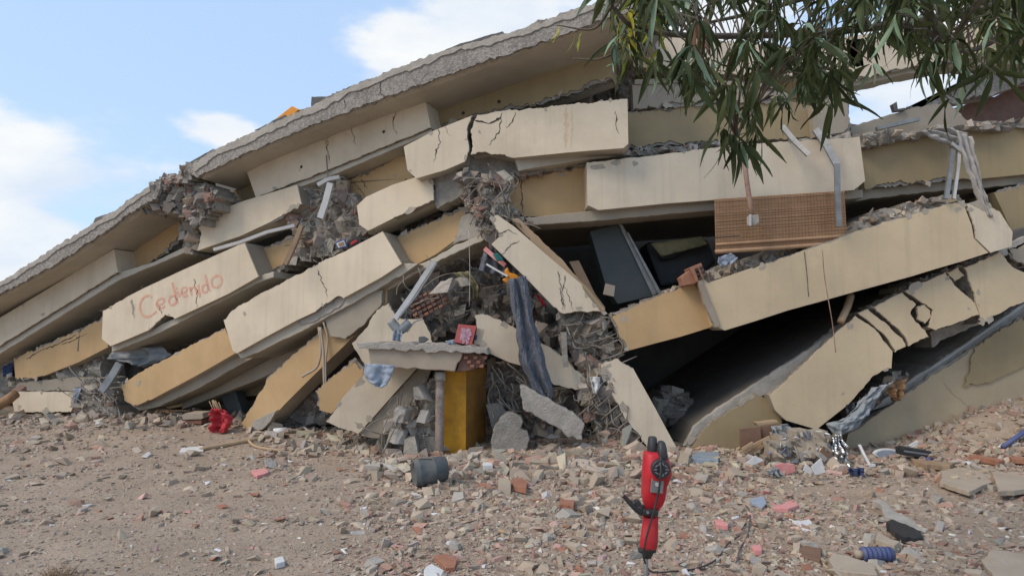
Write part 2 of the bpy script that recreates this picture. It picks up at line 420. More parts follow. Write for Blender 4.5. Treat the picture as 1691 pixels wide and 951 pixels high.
def tube_geo(P, r, seg=6, taper=1.0):
    V = []; Fc = []; n = len(P); up = Vector((.3, .2, 1)).normalized()
    for i, p in enumerate(P):
        d = (P[min(n - 1, i + 1)] - P[max(0, i - 1)])
        d = d.normalized() if d.length > 1e-9 else Vector((0, 0, 1))
        a = d.cross(up); a = a.normalized() if a.length > .05 else d.cross(Vector((1, 0, 0))).normalized(); b = d.cross(a)
        rr = r * (1 + (taper - 1) * i / max(1, n - 1))
        for s in range(seg):
            th = 2 * math.pi * s / seg; V.append(p + a * math.cos(th) * rr + b * math.sin(th) * rr)
    for i in range(n - 1):
        for s in range(seg):
            t = (s + 1) % seg; Fc.append((i * seg + s, i * seg + t, (i + 1) * seg + t, (i + 1) * seg + s))
    Fc += [tuple(range(seg)), tuple(range((n - 1) * seg, n * seg))]
    return V, Fc
def tube(name, P, r, m, parent=None, smooth=True, seg=6, taper=1.0, curve=True, **tg):
    P = smooth_pts(P) if curve else [Vector(p) for p in P]
    V, Fc = tube_geo(P, r, seg, taper)
    return mk(name, V, Fc, M[m], parent, smooth=smooth, **tg)
def join_geo(L):
    V = []; Fc = []
    for v, f in L:
        o = len(V); V += v; Fc += [tuple(i + o for i in q) for q in f]
    return V, Fc
def box_geo(c, sx, sy, sz, rot=None):
    rot = rot or Matrix.Identity(3); c = Vector(c)
    V = [c + rot @ Vector((x * sx / 2, y * sy / 2, z * sz / 2)) for x in (-1, 1) for y in (-1, 1) for z in (-1, 1)]
    return V, [(0, 1, 3, 2), (4, 6, 7, 5), (0, 4, 5, 1), (2, 3, 7, 6), (0, 2, 6, 4), (1, 5, 7, 3)]
def bevel(o, w=.004, seg=2):
    b = o.modifiers.new('bevel', 'BEVEL'); b.width = w; b.segments = seg; b.limit_method = 'ANGLE'; return o
def cloth(name, Lp, Rp, Y0, k, m, folds=5, amp=.05, nu=26, nv=30, rag=.0, parent=None, thick=.006, edge=0, **tg):
    """hanging cloth between two px outlines (top to bottom), with folds running down it"""
    def samp(Q, t):
        ls = [0]
        for i in range(len(Q) - 1): ls.append(ls[-1] + math.dist(Q[i][:2], Q[i + 1][:2]))
        s = t * ls[-1]
        for i in range(len(Q) - 1):
            if s <= ls[i + 1] or i == len(Q) - 2:
                f = (s - ls[i]) / max(1e-6, ls[i + 1] - ls[i]); return [Q[i][j] + (Q[i + 1][j] - Q[i][j]) * f for j in range(2)]
    pl = Pl(Y0, k); V = []; Fc = []; sd_ = random.random() * 50
    for v in range(nv + 1):
        tv = v / nv; a = samp(Lp, tv); b = samp(Rp, tv)
        for u in range(nu + 1):
            tu = u / nu
            x = a[0] + (b[0] - a[0]) * tu; y = a[1] + (b[1] - a[1]) * tu
            w_ = noise.noise(Vector((tu * 2 + sd_, tv * 2.2, 0)))
            d = amp * math.sin(folds * math.pi * 2 * (tu + .12 * w_) + sd_) * (.4 + .6 * tv) + amp * .9 * noise.noise(Vector((tu * 5, tv * 6, sd_))) + amp * .4 * noise.noise(Vector((tu * 16, tv * 18, sd_)))
            if edge: x += edge * (1 - 2 * tu) * (.5 + noise.noise(Vector((sd_, tv * 7, tu)))) * (abs(tu - .5) * 2) ** 2
            if rag and (tv > .97): y += rag * noise.noise(Vector((tu * 9, sd_, 2)))
            q = pl.a(x, y); V.append(pl.w(q[0], q[1], d))
    for v in range(nv):
        for u in range(nu):
            i = v * (nu + 1) + u; Fc.append((i, i + 1, i + nu + 2, i + nu + 1))
    o = mk(name, V, Fc, M[m], parent, smooth=True, **tg)
    s = o.modifiers.new('thickness', 'SOLIDIFY'); s.thickness = thick
    return o
# ------------------------------------------------------------------ chunks
def hullmesh(dim, n, seed, flat=False):
    r = random.Random(seed); bm = bmesh.new()
    if not flat:
        cs = [(a, b, c) for a in (-1, 1) for b in (-1, 1) for c in (-1, 1)]; r.shuffle(cs); sh = (r.uniform(-.4, .4), r.uniform(-.4, .4))
        for a, b, c in cs[:r.choice((7, 8, 8, 8))]:
            q = [a * r.uniform(.5, 1), b * r.uniform(.5, 1), c * r.uniform(.5, 1)]; bm.verts.new(((q[0] + sh[0] * c) * dim[0], (q[1] + sh[1] * c) * dim[1], q[2] * dim[2]))
    for _ in range(n if flat else 0):
        v = Vector((r.uniform(-1, 1), r.uniform(-1, 1), r.uniform(-1, 1)))
        if flat: v.z = (1 if v.z > 0 else -1) * r.uniform(.75, 1); 
        m_ = max(abs(v.x), abs(v.y), abs(v.z)) ; v = v / m_ * r.uniform(.75, 1) if not flat else v
        bm.verts.new((v.x * dim[0], v.y * dim[1], v.z * dim[2]))
    res = bmesh.ops.convex_hull(bm, input=bm.verts)
    bmesh.ops.delete(bm, geom=list({g for g in res['geom_interior'] + res['geom_unused'] if isinstance(g, bmesh.types.BMVert)}), context='VERTS')
    bmesh.ops.triangulate(bm, faces=bm.faces); bmesh.ops.recalc_face_normals(bm, faces=bm.faces)
    bm.verts.index_update()
    V = np.array([v.co[:] for v in bm.verts], dtype=np.float32); T = np.array([[v.index for v in f.verts] for f in bm.faces], dtype=np.int32)
    bm.free(); return V, T
VAR = {'block': [hullmesh((.5, .42, .34), 11, i) for i in range(9)],
       'shard': [hullmesh((.5, .36, .075), 9, 30 + i, True) for i in range(9)],
       'stick': [hullmesh((.5, .09, .06), 10, 60 + i, True) for i in range(5)]}
PAL = {'beige': (.47, .385, .29), 'beige2': (.40, .32, .24), 'grey': (.40, .36, .305), 'terra': (.40, .245, .18), 'terra2': (.31, .185, .14), 'white': (.68, .65, .61), 'pink': (.52, .34, .28),
       'dirt': (.38, .30, .23), 'dark': (.22, .195, .17), 'cream': (.50, .43, .32), 'wood': (.24, .17, .11), 'blue': (.18, .22, .32)}
class Stuff:
    def __init__(s): s.V = []; s.T = []; s.C = []; s.n = 0
    def add(s, kind, loc, size, rot, col, scale=(1, 1, 1)):
        V, T = random.choice(VAR[kind]); m = np.array(rot, dtype=np.float32)
        W_ = (V * np.array(scale, dtype=np.float32) * size) @ m.T + np.array(loc, dtype=np.float32)
        s.V.append(W_); s.T.append(T + s.n); s.n += len(V)
        f_ = random.uniform(.72, 1.2); c = np.array([*(max(0, x * f_ * random.uniform(.96, 1.04)) for x in col), 1], dtype=np.float32); s.C.append(np.repeat(c[None], len(V), 0))
    def build(s, name, m='rubble', parent=None, **tg):
        V = np.concatenate(s.V); T = np.concatenate(s.T); C = np.concatenate(s.C)
        pv = np.array(wloc(parent)) if parent else np.array([V[:, 0].mean(), V[:, 1].mean(), V[:, 2].min()])
        me = bpy.data.meshes.new(name); me.vertices.add(len(V)); me.vertices.foreach_set('co', (V - pv).astype(np.float32).ravel())
        me.loops.add(T.size); me.loops.foreach_set('vertex_index', T.ravel()); me.polygons.add(len(T))
        me.polygons.foreach_set('loop_start', np.arange(0, T.size, 3, dtype=np.int32))
        me.polygons.foreach_set('loop_total', np.full(len(T), 3, dtype=np.int32))
        me.polygons.foreach_set('use_smooth', np.zeros(len(T), dtype=bool))
        ca = me.color_attributes.new('Col', 'FLOAT_COLOR', 'POINT'); ca.data.foreach_set('color', C.ravel())
        me.materials.append(M[m]); me.update(calc_edges=True)
        o = bpy.data.objects.new(name, me); COL.objects.link(o)
        if parent: o.parent = parent
        else: o.location = pv
        return tag(o, kind='stuff', **tg)
def rrot(flat=False):
    if flat: return Matrix.Rotation(random.uniform(0, 6.3), 3, 'Z') @ Matrix.Rotation(random.gauss(0, .22), 3, 'X') @ Matrix.Rotation(random.gauss(0, .22), 3, 'Y')
    return Matrix.Rotation(random.uniform(0, 6.3), 3, 'Z') @ Matrix.Rotation(random.uniform(0, 6.3), 3, 'X') @ Matrix.Rotation(random.uniform(0, 6.3), 3, 'Y')
def inpoly(x, y, P):
    c = False; j = len(P) - 1
    for i in range(len(P)):
        if (P[i][1] > y) != (P[j][1] > y) and x < (P[j][0] - P[i][0]) * (y - P[i][1]) / (P[j][1] - P[i][1]) + P[i][0]: c = not c
        j = i
    return c
def pick(ws): return random.choices([w[0] for w in ws], [w[1] for w in ws])[0]
def rubble_area(px, Y0, k, name, n=200, size=(.05, .2), cols=(('grey', 3), ('beige2', 2), ('dark', 1)), amp=.12, res=7, parent=None, kinds=(('block', 3), ('shard', 2), ('stick', 1)),
                surf='conc', thick=.5, label=None, chunkd=.04, **tg):
    """a rough mass of broken concrete filling a px outline, with loose fragments bedded in its face"""
    pl = Pl(Y0, k); xs = [p[0] for p in px]; ys = [p[1] for p in px]
    x0, x1, y0, y1 = min(xs), max(xs), min(ys), max(ys); nx = max(2, int((x1 - x0) / res)); ny = max(2, int((y1 - y0) / res))
    sd_ = random.random() * 99; V = []; idx = {}; Fc = []
    res = res * .62; n = int(n * .62)
    def dep(a, z):
        return amp * (1.1 * noise.noise(Vector((a * 2.6, z * 2.6, sd_))) + .9 * noise.noise(Vector((a * 7, z * 7, sd_))) + .55 * abs(noise.noise(Vector((a * 19, z * 19, sd_)))) + .5 * noise.cell(Vector((a * 8 + z * 3, z * 6 - a * 2, sd_))) - .4)
    def vtx(i, j):
        if (i, j) not in idx:
            x, y = x0 + (x1 - x0) * i / nx + random.uniform(-.3, .3) * res, y0 + (y1 - y0) * j / ny + random.uniform(-.3, .3) * res
            a, z = pl.a(x, y); idx[i, j] = len(V); V.append(pl.w(a, z, dep(a, z)))
        return idx[i, j]
    for i in range(nx):
        for j in range(ny):
            if inpoly(x0 + (x1 - x0) * (i + .5) / nx, y0 + (y1 - y0) * (j + .5) / ny, px):
                a, b, c, d = vtx(i, j), vtx(i + 1, j), vtx(i + 1, j + 1), vtx(i, j + 1); Fc += [(a, b, c), (a, c, d)]
    if Fc:
        # give the mass a back
        nV = len(V); from collections import Counter
        E = Counter()
        for f in Fc:
            for q in range(3): E[frozenset((f[q], f[(q + 1) % 3]))] += 1
        V += [v + pl.n * thick for v in V]; Fb = [tuple(nV + i for i in f[::-1]) for f in Fc]
        Fs = [(a, b, b + nV, a + nV) for a, b in (tuple(e) for e, c in E.items() if c == 1)]
        base = mk(name, V, Fc + Fb + Fs, M[surf], parent, kind='stuff', label=label, **tg)
    S = Stuff(); cnt = 0; tries = 0
    while cnt < n and tries < n * 30:
        tries += 1; x, y = random.uniform(x0, x1), random.uniform(y0, y1)
        if not inpoly(x, y, px): continue
        a, z = pl.a(x, y); s = size[0] * (1.35 * size[1] / size[0]) ** (random.random() ** 1.5)
        p = pl.w(a, z, dep(a, z) - random.uniform(-.03, chunkd) + s * .18); S.add(pick(kinds), p, s, rrot(), PAL[pick(cols)]); cnt += 1
    return S
def lying(name, px, thick, m, lift=0.0, tilt=0.0, parent=None, bev=0.003, **tg):
    """a flat piece lying on the ground where its px outline falls"""
    Q = []
    for i in range(len(px)):
        (xa, ya), (xb, yb) = px[i], px[(i + 1) % len(px)]; m_ = max(1, int(math.hypot(xb - xa, yb - ya) / 6))
        for j in range(m_): Q.append((xa + (xb - xa) * j / m_ + random.uniform(-1.1, 1.1), ya + (yb - ya) * j / m_ + random.uniform(-.6, .6)))
    P = [ground(*p) for p in Q]; c = sum(P, Vector()) / len(P)
    base = c.z + lift; V = []
    for p in P: V.append(Vector((p.x, p.y, base + thick + tilt * (p.y - c.y))))
    for p in P: V.append(Vector((p.x, p.y, base - .01 + tilt * (p.y - c.y))))
    n = len(P); Fc = [tuple(range(n)), tuple(range(n, 2 * n))] + [(i, (i + 1) % n, n + (i + 1) % n, n + i) for i in range(n)]
    o = mk(name, V, Fc, M[m], parent, **tg)
    return bevel(o, bev, 1)
def prism(name, px, Y0, k, depth, m, parent=None, bev=.004, jit=0, back=(0, 0), **tg):
    pl = Pl(Y0, k); P = [pl.a(*p) for p in px]
    if jit: P = [tuple(j[0]) for j in jag(P, 'all', jit, .05, random.random() * 90)]
    n = len(P)
    V = [pl.w(a, z, 0) for a, z in P] + [pl.w(a + back[0] * depth, z + back[1] * depth, depth) for a, z in P]
    Fc = [tuple(range(n)), tuple(range(n, 2 * n))] + [(i, (i + 1) % n, n + (i + 1) % n, n + i) for i in range(n)]
    o = mk(name, V, Fc, M[m] if isinstance(m, str) else m, parent, **tg)
    if bev: bevel(o, bev, 2)
    return o
def rock(name, px, py, spx, Y0, k, m, var=0, sc=(1, 1, 1), parent=None, rot=None, **tg):
    V, T = VAR['block'][var % 9]; s = spx * Y0 / F; c = PP(px, py, Y0, k); r_ = rot or Matrix.Rotation(var * 1.3, 3, 'Z')
    bm = bmesh.new(); vs = [bm.verts.new(v) for v in V]
    for t in T: bm.faces.new([vs[i] for i in t])
    bmesh.ops.subdivide_edges(bm, edges=bm.edges, cuts=2, use_grid_fill=True)
    W_ = []
    bm.verts.index_update()
    for v in bm.verts:
        q = v.co.copy(); q += q.normalized() * .06 * noise.noise(q * 5 + Vector((var, 0, 0))); q = Vector((q.x * sc[0], q.y * sc[1], q.z * sc[2])) * s; W_.append(c + r_ @ q)
    Fc = [tuple(v.index for v in f.verts) for f in bm.faces]; bm.free()
    return mk(name, W_, Fc, M[m], parent, **tg)
# ================================================================== GROUND
def axis(a, b, fine0, fine1, step):
    L = list(np.arange(fine0, fine1, step)); x = fine0; s = step
    while x > a: s *= 1.35; x -= s; L.insert(0, x)
    x = L[-1]; s = step
    while x < b: s *= 1.35; x += s; L.append(x)
    return L
gx = axis(-700, 700, -11, 11, .09); gy = axis(-60, 900, 2.2, 14, .09)
GV = [(x, y, hgt(x, y)) for y in gy for x in gx]
nx_ = len(gx)
GF = [(j * nx_ + i, j * nx_ + i + 1, (j + 1) * nx_ + i + 1, (j + 1) * nx_ + i) for j in range(len(gy) - 1) for i in range(nx_ - 1)]
g = mk('ground', GV, GF, M['ground'], pivot=(0, 0, 0), smooth=True, kind='structure')
# ================================================================== COLLAPSED BUILDING
B = empty('collapsed_building', (0, 9.4, 0), label='pancaked cream and ochre concrete apartment block with tilted slabs filling the picture', category='building')
# ---- rear of the ruin, interior shade put into the wall colour
prism('rear_wall', [(-330, 800), (-330, 700), (0, 520), (330, 345), (700, 190), (845, 150), (845, 800)], 13.2, KL, .3, 'interior_shade', B, 0, label='dark inner wall behind the left slabs')
prism('rear_wall', [(845, 800), (845, 150), (1000, 130), (1300, 190), (1480, 215), (1800, 225), (2050, 235), (2050, 800)], 13.2, 0, .3, 'interior_shade', B, 0, label='dark inner wall behind the right slabs')
# ---- roof, section by section
def roof(px, Y0, k, depth, broken, **kw):
    return panel('roof_slab', px, Y0, k, depth, 'aggr', broken, B, plaster=True, side='conc', soff='soffit', core='aggr', amp=.03, inset=.012, ptname='fascia', step=.035, thick=.03, flatbot=True, chips=False, **kw)
roof([(-330, 625), (-160, 545), (0, 467), (94, 407), (187, 350), (246, 309), (270, 297), (262, 330), (233, 345), (187, 376), (94, 438), (0, 489), (-160, 575), (-330, 655)], 8.45, KL, 4.3, {0, 1, 2, 3, 4, 5, 6, 7, 8, 9, 10, 11}, label='left roof slab sloping down to the left, pebbly edge')
roof([(311, 272), (357, 247), (432, 212), (512, 177), (565, 150), (667, 108), (741, 83), (830, 57), (860, 49), (940, 20), (1000, 0), (1062, -22), (1066, 12), (1017, 30), (900, 70), (860, 84), (786, 111), (700, 142), (618, 171), (540, 200), (477, 226), (400, 258), (327, 295), (314, 290)], 8.45, KL, 4.3,
     set(range(24)), label='main roof slab rising to the right, pebbly edge')
prism('inner_backing', [(296, 292), (330, 302), (400, 280), (434, 264), (434, 350), (330, 420), (240, 460), (240, 400)], 10.2, KL, .2, 'interior_shade', B, 0)  # dark filler sheet added to close the sky leak at the roof break
prism('inner_backing', [(700, 190), (845, 120), (1060, 60), (1060, 190), (700, 260)], 11.2, 0, .2, 'interior_shade', B, 0)
def top_layer(P, Y0, off):
    Q = P + [(x + off * .25, y + off * random.uniform(.6, 1.25)) for x, y in P[::-1]]
    prism('screed_layer', Q, Y0 - .05, KL, .6, 'conc_light', B, .006, jit=.03)
def dens_line(P, st=26):
    out = []
    for i in range(len(P) - 1):
        n = max(1, int(math.dist(P[i], P[i + 1]) / st)); out += [(P[i][0] + (P[i + 1][0] - P[i][0]) * j / n, P[i][1] + (P[i + 1][1] - P[i][1]) * j / n) for j in range(n)]
    return out + [P[-1]]
top_layer(dens_line([(-330, 624), (-160, 544), (0, 466), (94, 406), (187, 349), (246, 308)]), 8.45, 10)
top_layer(dens_line([(318, 270), (357, 246), (432, 211), (512, 176), (565, 149), (667, 107), (741, 82), (830, 56), (860, 48), (940, 19), (1000, -1)]), 8.45, 12)
# soffit cracks (dark lines on the roof fascia)
for c in ([(628, 128), (630, 155), (648, 172)], [(565, 158), (572, 172), (571, 184)], [(508, 182), (516, 197)]):
    ribbon_on('crack', c, 8.45, KL, 2.2, 'black', B, proud=.034)
# exposed hollow-block zone where the roof has snapped
S = rubble_area([(233, 345), (262, 308), (312, 284), (320, 300), (352, 312), (364, 322), (356, 345), (340, 352), (330, 372), (316, 362), (290, 352), (262, 352), (246, 350)], 8.62, KL, 'broken_roof_core', 620, (.04, .22), (('terra2', 4), ('dark', 7), ('beige2', 1.5), ('grey', 2)), .10, 6, B, (('shard', 5), ('block', 2)), 'conc', .5, 'broken reddish hollow blocks hanging at the roof break')
S.build('loose_fragments', parent=B)
S = rubble_area([(250, 306), (268, 292), (296, 286), (314, 268), (322, 282), (316, 300), (284, 305), (262, 318)], 8.47, KL, 'broken_roof_edge', 90, (.04, .16), (('grey', 4), ('beige2', 2), ('terra2', 1)), .05, 5, B)
S.build('loose_fragments', parent=B)
S = rubble_area([(296, 350), (334, 352), (333, 372), (322, 400), (333, 414), (306, 420), (296, 400), (302, 378)], 9.0, KL, 'concrete_debris', 120, (.04, .22), (('grey', 4), ('dark', 2), ('beige2', 1)), .1, 6, B)
S.build('loose_fragments', parent=B)
# felt and litter lying on the roof edge
for px in ([(313, 268), (330, 258), (352, 246), (354, 250), (318, 272)], [(420, 215), (458, 196), (470, 190), (470, 195), (424, 219)], [(500, 184), (514, 178), (514, 160), (541, 160), (543, 167), (520, 178), (504, 188)],
           [(564, 152), (596, 139), (586, 140), (566, 147)], [(662, 110), (700, 98), (760, 72), (830, 52), (831, 57), (760, 80), (668, 112)], [(366, 244), (384, 234), (386, 237), (370, 245)]):
    prism('roofing_felt', px, 8.55, KL, .5, 'tar', B, .003, jit=.012, label='torn dark roofing felt lapping over the roof edge')
# inner beams below the roof
def box(px, Y0, k, depth, m, broken=(), name='balcony_wall', **kw):
    return panel(name, px, Y0, k, depth, m, broken, B, **kw)
box([(-330, 672), (-160, 602), (0, 526), (190, 412), (196, 450), (0, 572), (-160, 655), (-330, 745)], 9.0, KL, .45, 'cream', {4, 5}, side='cream', amp=.012, inset=.004, label='long cream beam tucked under the left roof slab')
box([(150, 430), (296, 366), (305, 388), (284, 411), (227, 449), (150, 480)], 9.42, KL, .3, 'ochre', {1, 2, 3}, name='recessed_wall', label='ochre strip below the roof break at left')
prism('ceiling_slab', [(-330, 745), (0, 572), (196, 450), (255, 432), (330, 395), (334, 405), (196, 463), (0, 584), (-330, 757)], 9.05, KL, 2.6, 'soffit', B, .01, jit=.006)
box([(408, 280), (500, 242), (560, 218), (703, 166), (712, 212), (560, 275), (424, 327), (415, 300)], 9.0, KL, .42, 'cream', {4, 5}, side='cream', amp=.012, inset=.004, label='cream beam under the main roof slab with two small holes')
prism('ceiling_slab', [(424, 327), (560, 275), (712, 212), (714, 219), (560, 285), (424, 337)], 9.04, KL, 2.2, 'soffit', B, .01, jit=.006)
for x, y in ((498, 276), (634, 218), (824, 168), (765, 187)):
    V, Fc = tube_geo([PP(x, y, 8.97 if x < 720 else 9.38, KL), PP(x, y, 9.05 if x < 720 else 9.45, KL)], .024, 10)
    mk('drain_hole', V, Fc, M['black'], B)
for c in ([(636, 165), (655, 183), (650, 208), (656, 222)], [(524, 222), (540, 234), (545, 262), (546, 270)], [(562, 196), (582, 212), (588, 240)], [(530, 208), (543, 222), (541, 243)]):
    ribbon_on('crack', c, 9.0, KL, 2.0, 'black', B, proud=.024)
box([(356, 330), (425, 298), (428, 328), (395, 338), (362, 352)], 9.42, KL, .3, 'ochre_dull_shaded', {3}, name='recessed_wall', label='dull ochre strip left of the main roof beam')
box([(700, 150), (860, 92), (1010, 58), (1012, 132), (940, 158), (860, 180), (790, 192), (724, 214)], 9.42, KL, .3, 'ochre_dull_shaded', {3, 4, 5, 6}, name='recessed_wall', label='shaded ochre wall right under the highest roof slab')
# ---- upper right block behind the mango leaves
box([(1040, 40), (1150, 62), (1300, 78), (1420, 66), (1425, 112), (1300, 128), (1160, 122), (1046, 110)], 9.3, 0, .25, 'cream', {0, 1, 4, 5}, label='upper cream band behind the leaves, left piece')
box([(1395, 62), (1500, 50), (1640, 40), (1800, 30), (1800, 95), (1640, 92), (1575, 105), (1480, 118), (1405, 134)], 9.3, 0, .25, 'cream', {4, 5, 6, 7}, label='upper cream band crossing above the sky gap')
prism('ceiling_slab', [(1380, 112), (1480, 112), (1580, 98), (1690, 92), (1800, 95), (1800, 105), (1578, 108), (1480, 126), (1380, 150)], 9.4, 0, .35, 'soffit', B, .01, jit=.01)
box([(1000, 118), (1046, 104), (1160, 112), (1300, 118), (1404, 126), (1404, 168), (1300, 172), (1150, 166), (1040, 168)], 9.75, 0, .2, 'ochre_dull_shaded', {6, 7}, name='recessed_wall', label='shaded ochre wall behind the leaves')
box([(1044, 140), (1180, 136), (1300, 148), (1300, 170), (1180, 171), (1160, 174), (1046, 183)], 9.25, 0, .5, 'dust', {0, 1, 3, 4, 5}, label='stepped dusty slab end under the leaves')
prism('roof_slab', [(1048, 132), (1130, 128), (1290, 140), (1290, 147), (1130, 136), (1048, 140)], 9.2, 0, .6, 'dust', B, .006, jit=.01)
box([(1340, 175), (1402, 150), (1406, 205), (1400, 222), (1345, 226)], 9.15, 0, .25, 'dust', {0, 1, 2}, label='grey slab stub left of the sky gap')
box([(1630, -60), (1800, -60), (1800, 45), (1691, 62), (1652, 46)], 9.0, 0, .5, 'cream', {3}, label='cream post in the upper right corner')
# slab leaning at the far right of the sky gap
box([(1500, 180), (1560, 148), (1640, 104), (1720, 60), (1850, 10), (1850, 120), (1720, 128), (1640, 158), (1585, 168), (1520, 182)], 9.6, 0, .3, 'aggr', 'all', name='roof_slab', core='aggr', inset=.02, label='pebbly broken roof slab right of the sky gap')
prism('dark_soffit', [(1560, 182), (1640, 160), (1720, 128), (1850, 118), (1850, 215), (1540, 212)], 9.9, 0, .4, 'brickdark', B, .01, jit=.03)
prism('sloping_slab', [(1402, 208), (1450, 196), (1500, 180), (1565, 168), (1600, 200), (1600, 222), (1480, 226), (1408, 224)], 9.5, 0, .3, 'dust', B, .01, jit=.02, label='dark tilted slab below the sky gap')
prism('window_frame', [(1448, 209), (1518, 193), (1520, 199), (1450, 215)], 9.3, 0, .06, 'steel', B, label='bent aluminium frame below the sky gap')
prism('roof_drain', [(1474, 172), (1481, 168), (1483, 180), (1495, 178), (1495, 182), (1478, 184)], 9.45, 0, .08, 'tar', B)
# ---- level 3
box([(322, 369), (342, 356), (400, 334), (492, 306), (499, 338), (452, 368), (400, 389), (327, 414), (333, 386)], 8.95, KL, .5, 'cream', {0, 4, 7, 8}, side='dust', amp=.022, inset=.02, label='short cream balcony wall with jagged left end')
box([(560, 302), (668, 254), (684, 296), (600, 334), (580, 332)], 9.42, KL, .3, 'ochre', {0, 2, 3, 4}, name='recessed_wall', label='ochre wall beside the crushed column')
ribbon_on('crack', [(586, 302), (600, 318), (603, 328)], 9.42, KL, 2, 'black', B); ribbon_on('crack', [(598, 296), (608, 312)], 9.42, KL, 2, 'black', B)
box([(668, 243), (720, 216), (781, 192), (772, 215), (775, 250), (768, 268), (736, 281), (688, 295), (674, 281)], 8.85, KL * .5, .5, 'cream', {2, 3, 4}, amp=.018, inset=.008, label='left half of the cracked upper cream balcony wall')
box([(788, 190), (828, 184), (930, 174), (1036, 163), (1037, 238), (1029, 245), (940, 252), (848, 261), (800, 252), (778, 257), (779, 246), (777, 215)], 8.85, KL * .5, .5, 'cream', {0, 1, 2, 7, 8, 9, 10, 11}, amp=.018, inset=.008, label='right half of the cracked upper cream balcony wall')
for c, w_ in (([(784, 200), (810, 205), (828, 195), (830, 187)], 4), ([(828, 192), (826, 215), (808, 240)], 2.5), ([(851, 186), (846, 203), (836, 212)], 2), ([(724, 213), (728, 235), (720, 255), (717, 268)], 2), ([(735, 205), (738, 218), (746, 226)], 1.5),
               ([(1017, 185), (1017, 205), (1022, 222)], 2)):
    ribbon_on('crack', c, 8.85, KL * .5, w_, 'black', B)
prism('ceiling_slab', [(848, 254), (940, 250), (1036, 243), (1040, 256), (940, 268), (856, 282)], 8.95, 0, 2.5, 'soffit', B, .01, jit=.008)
prism('ceiling_slab', [(768, 262), (800, 254), (848, 258), (858, 284), (820, 292), (780, 290)], 9.2, 0, .6, 'conc', B, .01, jit=.03, label='hollow broken underside at the middle crack')
box([(1030, 186), (1157, 172), (1300, 168), (1396, 190), (1396, 226), (1180, 239), (1134, 237), (1037, 250)], 9.3, 0, .5, 'ochre_dull_shaded', {0, 4, 5, 6}, name='recessed_wall', label='ochre wall under the hanging mango leaves')
# ---- level 4
box([(25, 590), (100, 556), (172, 523), (180, 573), (130, 598), (74, 620), (50, 627), (27, 628)], 9.3, KL, .5, 'ochre', {0, 1, 5, 6}, name='recessed_wall', soff='soffit', label='ochre wall with a long diagonal crack, far left')
ribbon_on('crack', [(45, 593), (70, 578), (96, 569), (128, 552)], 9.3, KL, 2.5, 'black', B); ribbon_on('crack', [(104, 568), (124, 561), (146, 550)], 9.3, KL, 2.5, 'black', B)
gb = box([(172, 513), (210, 490), (300, 448), (405, 401), (428, 457), (380, 484), (290, 526), (274, 520), (262, 532), (246, 546), (184, 571), (170, 559)], 8.85, KL, .5, 'cream', {0, 6, 7, 8}, side='cream', amp=.015, inset=.01, label='cream balcony wall sprayed with red handwriting')
ribbon_on('crack', [(264, 505), (270, 520)], 8.85, KL, 2, 'black', B); ribbon_on('crack', [(321, 460), (328, 482), (326, 508)], 8.85, KL, 1.6, 'black', B)
ribbon_on('stain', [(220, 495), (222, 508), (223, 525)], 8.85, KL, 6, 'dust', B)
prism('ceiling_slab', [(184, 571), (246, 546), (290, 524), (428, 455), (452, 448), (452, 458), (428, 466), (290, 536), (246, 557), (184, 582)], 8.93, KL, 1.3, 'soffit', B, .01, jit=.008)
box([(432, 408), (500, 384), (500, 426), (456, 448), (440, 452)], 9.3, KL, .3, 'ochre', {0, 1, 2}, name='recessed_wall', label='small ochre wall between rubble and the sprayed balcony')
box([(591, 340), (606, 326), (650, 306), (706, 288), (717, 309), (718, 331), (650, 362), (609, 381), (595, 371)], 8.85, KL, .5, 'cream', {3, 4, 5}, amp=.015, inset=.01, label='small cream balcony wall below the cracked upper one')
prism('broken_slab_end', [(709, 288), (748, 281), (784, 284), (783, 312), (750, 330), (722, 346), (717, 331), (717, 309)], 8.9, KL, .6, 'conc', B, .01, jit=.03, label='bare broken concrete end of a slab')
box([(838, 296), (900, 284), (968, 270), (973, 351), (920, 356), (866, 358), (840, 340)], 9.25, 0, .5, 'ochre', {0, 1, 6}, name='recessed_wall', label='ochre wall over the dark room with a dark water stain')
for x_, w_ in ((934, 9), (944, 5)): ribbon_on('stain', [(x_, 178), (x_ + 1, 205), (x_, 246)], 8.85, KL * .5, w_, 'rustwash', B, jit=1.2, proud=.0215, thick=.0008)
ribbon_on('stain', [(861, 293), (862, 320), (864, 354)], 9.25, 0, 5, 'brickdark', B)
big4 = box([(969, 269), (1100, 254), (1219, 239), (1340, 231), (1418, 226), (1427, 300), (1410, 315), (1237, 326), (1100, 336), (988, 347), (971, 339)], 8.85, 0, .4, 'cream', {0, 1, 2, 3, 5}, amp=.012, inset=.01, label='long cream balcony wall above the bamboo blind')
prism('ceiling_beam', [(866, 360), (975, 348), (1100, 338), (1240, 328), (1425, 313), (1425, 327), (1240, 342), (1100, 354), (975, 366), (880, 372)], 8.97, 0, .5, 'dust', B, .01, jit=.006)
prism('ceiling_slab', [(866, 345), (1100, 328), (1425, 308), (1425, 322), (1100, 342), (880, 360)], 9.4, 0, 3.6, 'soffit', B, .01)
box([(1420, 243), (1510, 226), (1600, 212), (1691, 203), (1850, 190), (1850, 285), (1691, 288), (1600, 297), (1509, 304), (1427, 314)], 9.25, 0, .5, 'ochre_dull_shaded', {0, 1, 2, 3, 7, 8}, name='recessed_wall', label='shaded ochre wall behind the draped curtain')
prism('ceiling_slab', [(1400, 318), (1509, 304), (1691, 290), (1850, 288), (1850, 300), (1691, 304), (1509, 320), (1400, 334)], 9.35, 0, 3, 'dust', B, .01, jit=.01)
